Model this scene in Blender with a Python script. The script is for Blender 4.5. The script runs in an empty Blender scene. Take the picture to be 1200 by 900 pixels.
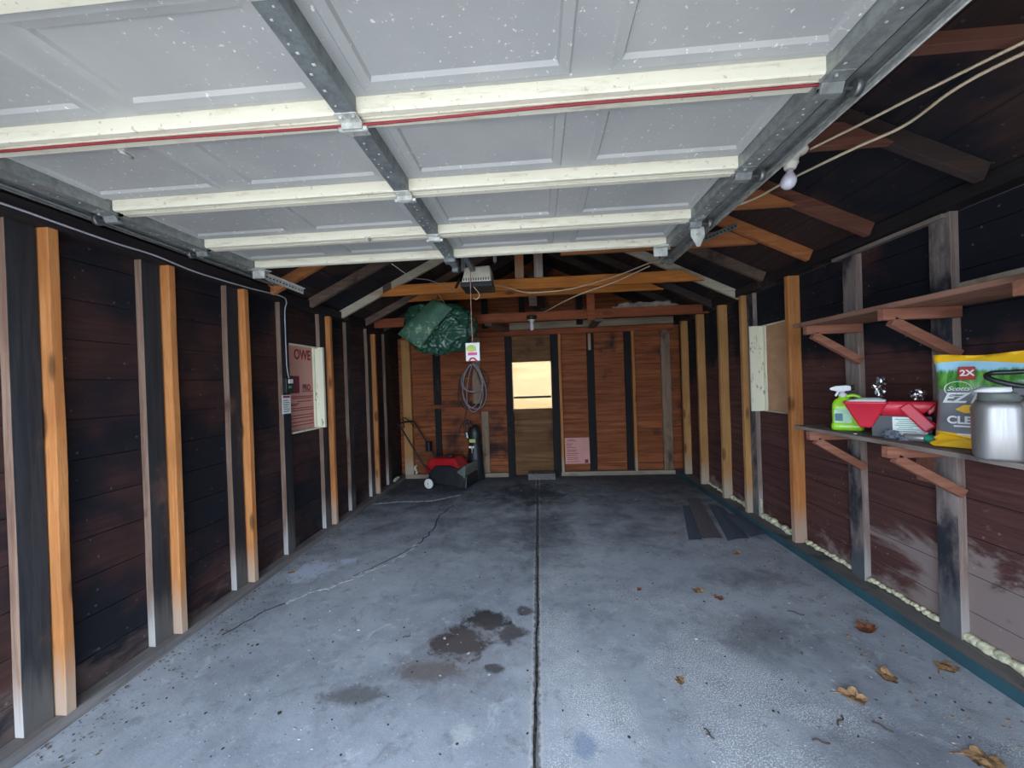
import bpy, bmesh, math, random
from math import sin, cos, pi, radians, sqrt, atan2
from mathutils import Vector, Matrix, noise

random.seed(7)
SC = bpy.context.scene
COL = SC.collection

# ------------------------------------------------------------------ camera
def make_camera():
    yaw, pitch, roll = radians(3.9), radians(-0.22), radians(-1.95)
    cy, sy, cp, sp = cos(yaw), sin(yaw), cos(pitch), sin(pitch)
    f = Vector((-sy * cp, cy * cp, sp)); r = Vector((cy, sy, 0)); u = r.cross(f)
    r2 = r * cos(roll) + u * sin(roll); u2 = -r * sin(roll) + u * cos(roll)
    cam = bpy.data.cameras.new('camera')
    cam.sensor_fit = 'HORIZONTAL'; cam.sensor_width = 36.0
    cam.lens = 453.0 * 36.0 / 1200.0
    cam.clip_start = 0.02; cam.clip_end = 200
    o = bpy.data.objects.new('camera', cam)
    m = Matrix((r2, u2, -f)).transposed().to_4x4()
    m.translation = Vector((0, 0, 1.4))
    o.matrix_world = m
    COL.objects.link(o)
    SC.camera = o
make_camera()

# ------------------------------------------------------------------ light
W = bpy.data.worlds.new('sky'); SC.world = W; W.use_nodes = True
bg = W.node_tree.nodes['Background']
bg.inputs['Color'].default_value = (0.66, 0.80, 1.0, 1)
bg.inputs['Strength'].default_value = 3.6
sun = bpy.data.lights.new('sun', 'SUN'); sun.energy = 3.2; sun.angle = radians(1.2); sun.color = (1.0, 0.93, 0.82)
so = bpy.data.objects.new('sun', sun); COL.objects.link(so)
so.rotation_euler = Vector((0.10, 0.50, -0.86)).to_track_quat('-Z', 'Y').to_euler()   # over the driveway behind the camera
por = bpy.data.lights.new('door_portal', 'AREA'); por.shape = 'RECTANGLE'; por.size = 2.95; por.size_y = 2.1
por.cycles.is_portal = True
po = bpy.data.objects.new('door_portal', por); COL.objects.link(po)
po.location = (-0.5, -0.55, 1.06); po.rotation_euler = Vector((0, 1, 0)).to_track_quat('-Z', 'Z').to_euler()

SC.view_settings.view_transform = 'Standard'
SC.view_settings.look = 'None'
SC.view_settings.exposure = 1.75
SC.view_settings.gamma = 1.0
SC.view_settings.use_curve_mapping = False
SC.cycles.max_bounces = 10
SC.cycles.diffuse_bounces = 6
SC.cycles.transparent_max_bounces = 12
SC.cycles.use_denoising = True
SC.cycles.sample_clamp_indirect = 6.0

# ------------------------------------------------------------------ materials
class G:
    def __init__(s, name, rough=0.8, metal=0.0, spec=0.3):
        s.m = bpy.data.materials.new(name); s.m.use_nodes = True
        s.t = s.m.node_tree; s.b = s.t.nodes['Principled BSDF']
        s.b.inputs['Roughness'].default_value = rough
        s.b.inputs['Metallic'].default_value = metal
        s.b.inputs['Specular IOR Level'].default_value = spec
        s.tc = s.t.nodes.new('ShaderNodeTexCoord'); s.co = s.tc.outputs['Object']
        s._sep = None
    def set(s, inp, v):
        if isinstance(v, bpy.types.NodeSocket): s.t.links.new(v, inp)
        elif isinstance(v, (tuple, list)) and len(v) == 3 and inp.type == 'RGBA': inp.default_value = (*v, 1)
        else: inp.default_value = v
    def node(s, t): return s.t.nodes.new(t)
    def math(s, op, *a, clamp=False):
        n = s.node('ShaderNodeMath'); n.operation = op; n.use_clamp = clamp
        for i, v in enumerate(a): s.set(n.inputs[i], v)
        return n.outputs[0]
    def xyz(s):
        if s._sep is None:
            n = s.node('ShaderNodeSeparateXYZ'); s.t.links.new(s.co, n.inputs[0]); s._sep = n
        return s._sep.outputs
    def comb(s, x, y, z):
        n = s.node('ShaderNodeCombineXYZ')
        for i, v in enumerate((x, y, z)): s.set(n.inputs[i], v)
        return n.outputs[0]
    def vadd(s, a, b):
        n = s.node('ShaderNodeVectorMath'); n.operation = 'ADD'; s.set(n.inputs[0], a); s.set(n.inputs[1], b); return n.outputs[0]
    def vmul(s, a, b):
        n = s.node('ShaderNodeVectorMath'); n.operation = 'MULTIPLY'; s.set(n.inputs[0], a); s.set(n.inputs[1], b); return n.outputs[0]
    def noise(s, scale=5.0, detail=4.0, rough=0.55, dist=0.0, vec=None, stretch=None):
        v = vec if vec is not None else s.co
        if stretch is not None: v = s.vmul(v, stretch)
        n = s.node('ShaderNodeTexNoise'); s.set(n.inputs['Vector'], v)
        n.inputs['Scale'].default_value = scale; n.inputs['Detail'].default_value = detail
        n.inputs['Roughness'].default_value = rough; n.inputs['Distortion'].default_value = dist
        return n.outputs['Fac']
    def voro(s, scale, vec=None, feature='F1'):
        n = s.node('ShaderNodeTexVoronoi'); n.feature = feature
        s.set(n.inputs['Vector'], vec if vec is not None else s.co); n.inputs['Scale'].default_value = scale
        return n.outputs['Distance']
    def white(s, v):
        n = s.node('ShaderNodeTexWhiteNoise'); n.noise_dimensions = '1D'; s.set(n.inputs['W'], v); return n.outputs['Value']
    def ramp(s, f, a, b, lo=0.0, hi=1.0):     # smooth step of f from a..b to lo..hi
        n = s.node('ShaderNodeMapRange'); n.interpolation_type = 'SMOOTHSTEP'
        s.set(n.inputs['Value'], f); n.inputs['From Min'].default_value = a; n.inputs['From Max'].default_value = b
        n.inputs['To Min'].default_value = lo; n.inputs['To Max'].default_value = hi
        return n.outputs[0]
    def mix(s, f, a, b, mode='MIX'):
        n = s.node('ShaderNodeMix'); n.data_type = 'RGBA'; n.blend_type = mode
        s.set(n.inputs[0], f); s.set(n.inputs[6], a); s.set(n.inputs[7], b); return n.outputs[2]
    def rand(s):
        n = s.node('ShaderNodeObjectInfo'); return n.outputs['Random']
    def color(s, c): s.set(s.b.inputs['Base Color'], c); return s
    def rough(s, c): s.set(s.b.inputs['Roughness'], c); return s
    def bump(s, h, strength=0.3, dist=0.01):
        n = s.node('ShaderNodeBump'); s.set(n.inputs['Height'], h)
        n.inputs['Strength'].default_value = strength; n.inputs['Distance'].default_value = dist
        s.t.links.new(n.outputs[0], s.b.inputs['Normal']); return s

def plain(name, c, rough=0.6, metal=0.0, spec=0.4, vary=0.12, scale=12, emis=None):
    g = G(name, rough, metal, spec)
    n = g.noise(scale, 4)
    d = tuple(x * (1 - vary * 1.6) for x in c)
    g.color(g.mix(g.ramp(n, 0.3, 0.7), d, c))
    g.bump(n, 0.08)
    return g.m

def timber(name, a, b, grain=2, knots=0.0, dirt=None, dirt_amt=0.0, rough=0.75, foot=None):
    """new or old sawn lumber: streaks along the grain, optional knots and grime patches, optional pale worn foot"""
    g = G(name, rough)
    st = [16.0, 16.0, 16.0]; st[grain] = 0.9
    off = g.math('MULTIPLY', g.rand(), 37.0)
    v = g.vadd(g.co, g.comb(off, off, off))
    n1 = g.noise(2.2, 5, 0.6, 0.6, vec=v, stretch=tuple(st))
    n2 = g.noise(2.5, 3, 0.5, vec=v)
    c = g.mix(g.ramp(n1, 0.32, 0.68), a, b)
    fine = g.noise(9.0, 5, 0.7, 0.4, vec=v, stretch=tuple(st)); c = g.mix(g.ramp(fine, 0.50, 0.66, 0.0, 0.5), c, tuple(x * 0.6 for x in b))
    c = g.mix(g.ramp(n2, 0.35, 0.75, 0.0, 0.55), c, tuple(x * 0.62 for x in b))
    c = g.mix(g.math('MULTIPLY', g.rand(), 0.35), c, tuple(x * 0.55 for x in a))
    if knots:
        kst = [7.5, 7.5, 7.5]; kst[grain] = 2.6
        k = g.voro(1.0, vec=g.vmul(v, tuple(kst)))
        c = g.mix(g.ramp(k, 0.12, 0.24, 0.85 * knots, 0.0), c, (0.07, 0.03, 0.012))
    if dirt:
        d = g.noise(3.0, 6, 0.65, vec=v, stretch=(1.0, 1.0, 0.5))
        c = g.mix(g.ramp(d, 0.62 - dirt_amt * 0.35, 0.72 - dirt_amt * 0.2), c, dirt)
    if foot:
        z = g.xyz()[2]
        f = g.math('ADD', z, g.math('MULTIPLY', g.math('SUBTRACT', n1, 0.5), -0.5))
        c = g.mix(g.ramp(f, 0.05, 0.32, 0.8, 0.0), c, foot)
    g.color(c); g.bump(n1, 0.35, 0.004)
    return g.m

def planks(name, a, b, burnt, burn, axis=1, row=0.185, z0=0.0, scratch=0.5, zmask=None, worn=None, rough=0.75):
    """horizontal boards: tone changes per board, burnt black patches, grey wear, fine scratches"""
    g = G(name, rough)
    x, y, z = g.xyz()
    idx = g.math('FLOOR', g.math('DIVIDE', g.math('SUBTRACT', z, z0), row))
    r = g.white(idx)
    st = [14.0, 14.0, 14.0]; st[axis] = 0.8
    v = g.vadd(g.co, g.comb(g.math('MULTIPLY', r, 9.0), g.math('MULTIPLY', r, 31.0), 0.0))
    n1 = g.noise(2.0, 6, 0.65, 0.8, vec=v, stretch=tuple(st))
    c = g.mix(g.ramp(n1, 0.3, 0.7), a, b)
    c = g.mix(g.math('MULTIPLY', r, 0.5), c, tuple(x * 0.5 for x in a))
    big = g.noise(1.1, 5, 0.6, 0.3)
    m = big
    if zmask: m = g.math('ADD', big, g.ramp(z, zmask[0], zmask[1], -0.16, 0.22))
    c = g.mix(g.ramp(m, 0.66 - burn, 0.80 - burn), c, burnt)
    if worn:
        w = g.noise(1.6, 6, 0.7, 0.4, stretch=(1, 1, 2.2))
        wz = g.math('ADD', w, g.ramp(z, 0.0, worn[2], 0.2, -0.12))
        wz = g.math('ADD', wz, g.ramp(y, worn[3], worn[4], 0.10, -0.10))
        c = g.mix(g.ramp(wz, 0.60, 0.74, 0.0, worn[1]), c, worn[0])
    if scratch:
        s1 = g.noise(5.0, 6, 0.85, 1.0, stretch=(3, 0.7, 5) if axis == 1 else (0.7, 3, 5))
        c = g.mix(g.ramp(s1, 0.63, 0.71, 0.0, scratch * 0.8), c, (0.17, 0.125, 0.115))
        s3 = g.noise(14.0, 6, 0.85, 0.6, stretch=(1, 0.25, 2.5) if axis == 1 else (0.25, 1, 2.5))
        c = g.mix(g.ramp(s3, 0.68, 0.73, 0.0, scratch * 0.9), c, (0.36, 0.31, 0.28))
        s2 = g.voro(16.0)
        c = g.mix(g.ramp(s2, 0.07, 0.11, scratch * 0.5, 0.0), c, (0.45, 0.40, 0.36))
    g.color(c)
    g.rough(g.ramp(n1, 0.2, 0.8, rough - 0.02, rough + 0.15))
    g.bump(n1, 0.5, 0.004)
    return g.m

def galvanized(name, c=(0.42, 0.45, 0.46), rust=0.25, rough=0.38):
    g = G(name, rough, 0.35, 0.5)
    n = g.noise(26, 5, 0.7); n2 = g.noise(7, 5, 0.65)
    k = g.mix(g.ramp(n, 0.3, 0.7), tuple(x * 0.6 for x in c), c)
    k = g.mix(g.ramp(n2, 0.60, 0.72, 0.0, rust), k, (0.24, 0.20, 0.13))
    g.color(k); g.rough(g.ramp(n2, 0.3, 0.7, rough - 0.08, rough + 0.22)); g.bump(n, 0.08)
    return g.m

M = {}
M['new_wood'] = timber('new_orange_lumber', (0.60, 0.255, 0.085), (0.47, 0.165, 0.045), 2, 0.9, (0.25, 0.10, 0.035), 0.05, foot=(0.42, 0.33, 0.25))
M['new_wood_pale'] = timber('new_pale_lumber', (0.60, 0.31, 0.11), (0.47, 0.22, 0.07), 2, 0.8, (0.26, 0.13, 0.06), 0.05, foot=(0.42, 0.36, 0.28))
M['new_wood_x'] = timber('new_beam_lumber', (0.64, 0.25, 0.055), (0.50, 0.16, 0.03), 0, 0.9)
M['red_wood_x'] = timber('red_beam_lumber', (0.36, 0.10, 0.035), (0.22, 0.055, 0.02), 0, 0.6)
M['cream_wood'] = timber('whitewashed_lumber', (0.62, 0.55, 0.42), (0.42, 0.36, 0.27), 0, 0.3, (0.20, 0.15, 0.11), 0.06)
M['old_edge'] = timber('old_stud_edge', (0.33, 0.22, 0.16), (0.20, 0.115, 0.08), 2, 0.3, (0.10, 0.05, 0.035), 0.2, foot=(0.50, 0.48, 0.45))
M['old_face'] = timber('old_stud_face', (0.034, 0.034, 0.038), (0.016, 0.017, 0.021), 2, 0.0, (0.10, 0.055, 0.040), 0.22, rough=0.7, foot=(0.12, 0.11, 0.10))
M['old_right_edge'] = timber('right_stud_edge', (0.36, 0.28, 0.24), (0.23, 0.15, 0.12), 2, 0.4, (0.13, 0.09, 0.08), 0.15, foot=(0.40, 0.37, 0.34))
M['old_right_face'] = timber('right_stud_face', (0.34, 0.29, 0.26), (0.20, 0.15, 0.13), 2, 0.2, (0.020, 0.022, 0.030), 0.50, foot=(0.10, 0.11, 0.12))
M['black_stud'] = timber('black_stud_wood', (0.016, 0.014, 0.014), (0.008, 0.007, 0.008), 2, 0.0, (0.06, 0.03, 0.02), 0.12)
M['rough_pale'] = timber('rough_pale_stud', (0.36, 0.25, 0.16), (0.22, 0.14, 0.09), 2, 0.4, (0.08, 0.04, 0.03), 0.2)
M['dark_beam'] = timber('dark_timber', (0.028, 0.020, 0.019), (0.014, 0.012, 0.014), 1, 0.0, (0.10, 0.06, 0.045), 0.1)
M['grey_rafter'] = timber('grey_rafter_wood', (0.19, 0.125, 0.095), (0.10, 0.065, 0.05), 0, 0.3, (0.04, 0.03, 0.03), 0.12)
M['dark_rafter'] = timber('dark_rafter_wood', (0.075, 0.05, 0.043), (0.04, 0.028, 0.027), 0, 0.2)
M['red_rafter'] = timber('red_rafter_wood', (0.21, 0.085, 0.055), (0.13, 0.05, 0.035), 0, 0.4, (0.06, 0.03, 0.03), 0.1)
M['orange_rafter'] = timber('orange_rafter_wood', (0.52, 0.20, 0.07), (0.36, 0.12, 0.04), 0, 0.6)
M['plate_wood'] = timber('sill_plate_wood', (0.235, 0.21, 0.195), (0.14, 0.125, 0.12), 1, 0.0, (0.06, 0.07, 0.06), 0.14)
M['shelf_wood'] = timber('shelf_top_wood', (0.31, 0.255, 0.22), (0.20, 0.155, 0.13), 1, 0.3, (0.12, 0.09, 0.08), 0.15)
M['shelf_red'] = timber('upper_shelf_wood', (0.36, 0.185, 0.13), (0.25, 0.115, 0.08), 1, 0.4, (0.17, 0.08, 0.06), 0.15)
M['bracket_wood'] = timber('bracket_wood', (0.40, 0.17, 0.105), (0.27, 0.10, 0.06), 0, 0.5, (0.13, 0.06, 0.045), 0.1)
M['plank_pale'] = timber('pale_offcut_wood', (0.42, 0.34, 0.25), (0.30, 0.23, 0.16), 0, 0.4)
M['wall_left'] = planks('left_wall_boards', (0.070, 0.030, 0.026), (0.030, 0.015, 0.015), (0.0085, 0.009, 0.014), 0.25, 1, 0.185, 0.0, 0.35, None, ((0.115, 0.08, 0.07), 0.7, 0.45, 1.0, 3.5), 0.55)
M['wall_right'] = planks('right_wall_boards', (0.125, 0.050, 0.043), (0.060, 0.024, 0.022), (0.0085, 0.0095, 0.015), 0.14, 1, 0.185, 0.02, 0.5, (1.1, 1.75), ((0.27, 0.21, 0.19), 0.85, 0.9, 1.6, 3.6), 0.75)
M['wall_back'] = planks('back_wall_boards', (0.38, 0.115, 0.036), (0.13, 0.034, 0.013), (0.030, 0.014, 0.010), 0.11, 0, 0.155, 0.0, 0.35, None, None, 0.7)
M['door_boards'] = planks('back_door_boards', (0.25, 0.125, 0.05), (0.11, 0.05, 0.022), (0.05, 0.016, 0.010), 0.16, 0, 0.165, 0.0, 0.1, None, None, 0.75)
M['deck'] = planks('roof_deck_boards', (0.060, 0.032, 0.028), (0.032, 0.020, 0.020), (0.010, 0.011, 0.016), 0.22, 1, 0.07, 0.0, 0.25, None, None, 0.7)
M['outer_wall'] = plain('outer_siding', (0.55, 0.53, 0.48), 0.8)
M['driveway'] = plain('driveway_concrete', (0.36, 0.34, 0.31), 0.9)
M['yard'] = plain('yard_soil', (0.22, 0.20, 0.12), 0.95)
M['galv'] = galvanized('galvanized_track', (0.33, 0.35, 0.34), 0.45)
M['galv_dark'] = galvanized('dull_galvanized_steel', (0.27, 0.30, 0.30), 0.5, 0.5)
M['galv_bright'] = galvanized('bright_zinc', (0.72, 0.72, 0.66), 0.1, 0.35)
M['hole_dot'] = plain('bright_hole_dots', (0.85, 0.85, 0.82), 0.3, 0.3)
M['roller'] = plain('grey_roller_steel', (0.20, 0.20, 0.20), 0.4, 0.6)
M['black_plastic'] = plain('black_plastic', (0.018, 0.019, 0.022), 0.42)
M['dark_rubber'] = plain('dark_rubber', (0.03, 0.03, 0.03), 0.8)
M['cream_cable'] = plain('cream_cable_jacket', (0.70, 0.55, 0.38), 0.5)
M['grey_cable'] = plain('grey_cable_jacket', (0.42, 0.42, 0.45), 0.5)
M['silver_cord'] = plain('grey_extension_cord', (0.33, 0.29, 0.29), 0.5)
M['brown_cord'] = plain('brown_extension_cord', (0.11, 0.045, 0.035), 0.5)
M['porcelain'] = plain('porcelain', (0.80, 0.76, 0.64), 0.25, 0, 0.5, 0.05)
M['opener_cover'] = plain('cream_plastic_cover', (0.68, 0.63, 0.52), 0.4)
M['white_paint'] = plain('white_plastic', (0.80, 0.80, 0.78), 0.35)
M['cord_red'] = plain('red_white_rope', (0.66, 0.32, 0.25), 0.7, vary=0.4, scale=300)
M['door_string'] = plain('dark_red_string', (0.30, 0.035, 0.045), 0.7)
M['paper'] = plain('white_paper', (0.78, 0.79, 0.76), 0.8, vary=0.05)
M['yellow_plastic'] = plain('yellow_film', (0.90, 0.50, 0.02), 0.3, 0, 0.6, 0.12, 6)
M['lime'] = plain('lime_green_plastic', (0.42, 0.86, 0.03), 0.3, 0, 0.6, 0.06)
M['red_plastic'] = plain('red_plastic', (0.62, 0.022, 0.045), 0.38, 0, 0.5, 0.08)
M['mower_red'] = plain('mower_red_hood', (0.50, 0.015, 0.02), 0.3, 0, 0.6)
M['mower_grey'] = plain('mower_grey_plastic', (0.13, 0.145, 0.125), 0.5)
M['wheel_white'] = plain('white_wheel_plastic', (0.82, 0.80, 0.74), 0.4)
M['teal'] = plain('teal_label', (0.015, 0.16, 0.20), 0.4)
M['mint'] = plain('mint_label', (0.50, 0.83, 0.55), 0.4)
M['foam_cream'] = plain('spray_foam', (0.76, 0.72, 0.48), 0.9, vary=0.25, scale=40)
M['insul_grey'] = plain('grey_batt', (0.30, 0.24, 0.20), 0.95, vary=0.3)
M['print_red'] = plain('dark_red_print', (0.28, 0.025, 0.025), 0.6)
M['print_maroon'] = plain('maroon_print', (0.20, 0.015, 0.045), 0.6)
M['print_pink'] = plain('bright_pink_print', (0.75, 0.08, 0.28), 0.6)
M['print_white'] = plain('white_print', (0.85, 0.86, 0.84), 0.5)
M['print_black'] = plain('black_print', (0.03, 0.03, 0.03), 0.6)
M['print_green'] = plain('yellow_green_print', (0.55, 0.62, 0.16), 0.6)
M['badge_red'] = plain('red_badge_print', (0.40, 0.03, 0.02), 0.5)
M['sky_print'] = plain('sky_blue_print', (0.42, 0.72, 0.86), 0.4)
M['orange_tip'] = plain('orange_cap', (0.80, 0.22, 0.12), 0.5)
M['green_ring'] = plain('green_rubber', (0.03, 0.33, 0.20), 0.5)
M['silver_body'] = plain('silver_plastic', (0.38, 0.37, 0.36), 0.35, 0.5)
M['rag'] = plain('blue_grey_cloth', (0.25, 0.28, 0.34), 0.95, vary=0.4, scale=25)
M['leaf'] = plain('dry_leaf', (0.42, 0.24, 0.11), 0.85, vary=0.45, scale=60)
M['leaf_red'] = plain('rusty_dry_leaf', (0.30, 0.10, 0.045), 0.85, vary=0.45, scale=60)
M['debris'] = plain('pale_flakes', (0.52, 0.49, 0.45), 0.9, vary=0.35, scale=30)
M['debris_dark'] = plain('dark_crumbs', (0.045, 0.035, 0.03), 0.95)
M['chaff'] = plain('tan_chaff', (0.26, 0.20, 0.145), 0.95, vary=0.5, scale=50)
M['twig'] = plain('brown_twig', (0.10, 0.065, 0.045), 0.9)
M['shingle'] = plain('blue_grey_shingle', (0.10, 0.125, 0.165), 0.95, vary=0.3, scale=90)
M['shingle_brown'] = plain('grey_brown_shingle', (0.17, 0.15, 0.155), 0.95, vary=0.3, scale=90)
M['crack_filler'] = plain('pale_crack_filler', (0.66, 0.67, 0.69), 0.9, vary=0.4, scale=25)
M['joint_dirt'] = plain('joint_dirt', (0.085, 0.072, 0.062), 0.95, vary=0.6, scale=45)
M['strap'] = galvanized('hanger_strap', (0.5, 0.5, 0.48), 0.2)
M['jamb'] = G('cream_jamb', 0.7).m
g = G('flaking_cream_jamb_paint', 0.7)
g.color(g.mix(g.ramp(g.noise(14, 6, 0.7, 0.5, stretch=(1, 1, 0.4)), 0.58, 0.64), (0.80, 0.77, 0.58), (0.30, 0.27, 0.19))); M['jamb'] = g.m
g = G('tan_plywood', 0.7)
n = g.noise(4, 5, 0.6, 1.5, stretch=(2.5, 0.6, 1))
k = g.voro(1.6, vec=g.vadd(g.vmul(g.co, (1, 1, 1)), (0.3, 0.42, 0.05)))
g.color(g.mix(g.ramp(k, 0.1, 0.2, 0.6, 0.0), g.mix(g.ramp(n, 0.3, 0.7), (0.60, 0.34, 0.19), (0.46, 0.24, 0.13)), (0.20, 0.10, 0.06))); M['plywood'] = g.m
g = G('sunlit_pine_boards', 0.7)
n = g.noise(3, 6, 0.6, 1.2, stretch=(0.5, 1, 7))
g.color(g.mix(g.ramp(n, 0.35, 0.7), (0.24, 0.165, 0.062), (0.165, 0.105, 0.036))); M['fence'] = g.m
g = G('pink_foam_board', 0.6)
n = g.noise(3, 4, 0.5)
g.color(g.mix(g.ramp(n, 0.3, 0.7), (0.66, 0.33, 0.27), (0.56, 0.26, 0.22))); M['pink'] = g.m
g = G('green_tarp_fabric', 0.33, 0, 0.6)
n = g.noise(9, 6, 0.75, 0.8); n2 = g.noise(60, 3)
g.color(g.mix(g.ramp(n, 0.55, 0.78), (0.022, 0.082, 0.050), (0.13, 0.21, 0.145))); g.bump(n2, 0.15); M['tarp'] = g.m
g = G('green_tarp_flap', 0.6, 0, 0.4)
n = g.noise(16, 6, 0.8, 0.5); x, y, z = g.xyz()
m_ = g.math('MULTIPLY', g.ramp(n, 0.5, 0.62), g.ramp(z, -0.06, 0.04, 1.0, 0.12))
g.color(g.mix(m_, (0.045, 0.115, 0.072), (0.22, 0.36, 0.20))); M['tarp_flap'] = g.m
g = G('teal_painted_plate_edge', 0.7)
n = g.noise(5, 6, 0.7, stretch=(1, 0.5, 1)); y = g.xyz()[1]
g.color(g.mix(g.math('MULTIPLY', g.ramp(n, 0.45, 0.7), g.ramp(y, 1.5, 3.6, 0.45, 1.0)), (0.030, 0.085, 0.105), (0.030, 0.036, 0.040))); M['teal_paint'] = g.m
# glass
def glass(name, tint=(0.9, 0.93, 0.92), gl=0.12):
    m = bpy.data.materials.new(name); m.use_nodes = True; t = m.node_tree; t.nodes.clear()
    o = t.nodes.new('ShaderNodeOutputMaterial'); mx = t.nodes.new('ShaderNodeMixShader'); mx.inputs[0].default_value = gl
    a = t.nodes.new('ShaderNodeBsdfTransparent'); a.inputs[0].default_value = (*tint, 1)
    b = t.nodes.new('ShaderNodeBsdfGlossy'); b.inputs['Roughness'].default_value = 0.08
    t.links.new(a.outputs[0], mx.inputs[1]); t.links.new(b.outputs[0], mx.inputs[2]); t.links.new(mx.outputs[0], o.inputs[0])
    return m
M['pane'] = glass('window_pane', (0.95, 0.95, 0.92), 0.012)
M['clear_plastic'] = glass('clear_plastic', (0.80, 0.84, 0.88), 0.35)
g = G('frosted_bulb', 0.25, 0, 0.6); g.color((0.78, 0.76, 0.84)); g.b.inputs['Transmission Weight'].default_value = 0.25; M['bulb'] = g.m
g = G('brushed_steel', 0.45, 0.7, 0.5)
n = g.noise(4, 3, stretch=(30, 30, 1)); g.color(g.mix(g.ramp(n, 0.3, 0.7), (0.30, 0.285, 0.275), (0.345, 0.33, 0.315))); g.rough(g.ramp(n, 0.3, 0.7, 0.40, 0.50)); M['steel'] = g.m
# door panel: pale grey painted steel, weathered, paint flakes
g = G('grey_door_skin', 0.55)
n = g.noise(2.2, 6, 0.6); f = g.noise(55, 4, 0.7); f2 = g.noise(1.3, 3, 0.5)
c = g.mix(g.ramp(n, 0.3, 0.72), (0.49, 0.485, 0.465), (0.41, 0.415, 0.41))
fl = g.math('MULTIPLY', g.ramp(f, 0.63, 0.68), g.ramp(g.math('ADD', f2, g.ramp(g.xyz()[1], 1.1, 0.8, 0.0, 0.22)), 0.60, 0.72))
c = g.mix(fl, c, (0.86, 0.84, 0.80)); g.color(c); g.bump(f, 0.06); M['door_skin'] = g.m
g = G('cream_door_rail', 0.5)
n = g.noise(8, 6, 0.75, stretch=(0.5, 3, 3)); n2 = g.noise(45, 3)
c = g.mix(g.ramp(n, 0.5, 0.72, 0.0, 0.7), (0.78, 0.735, 0.585), (0.46, 0.40, 0.28)); c = g.mix(g.ramp(n2, 0.64, 0.70, 0.0, 0.5), c, (0.36, 0.28, 0.2))
g.color(c); M['rail'] = g.m

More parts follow.
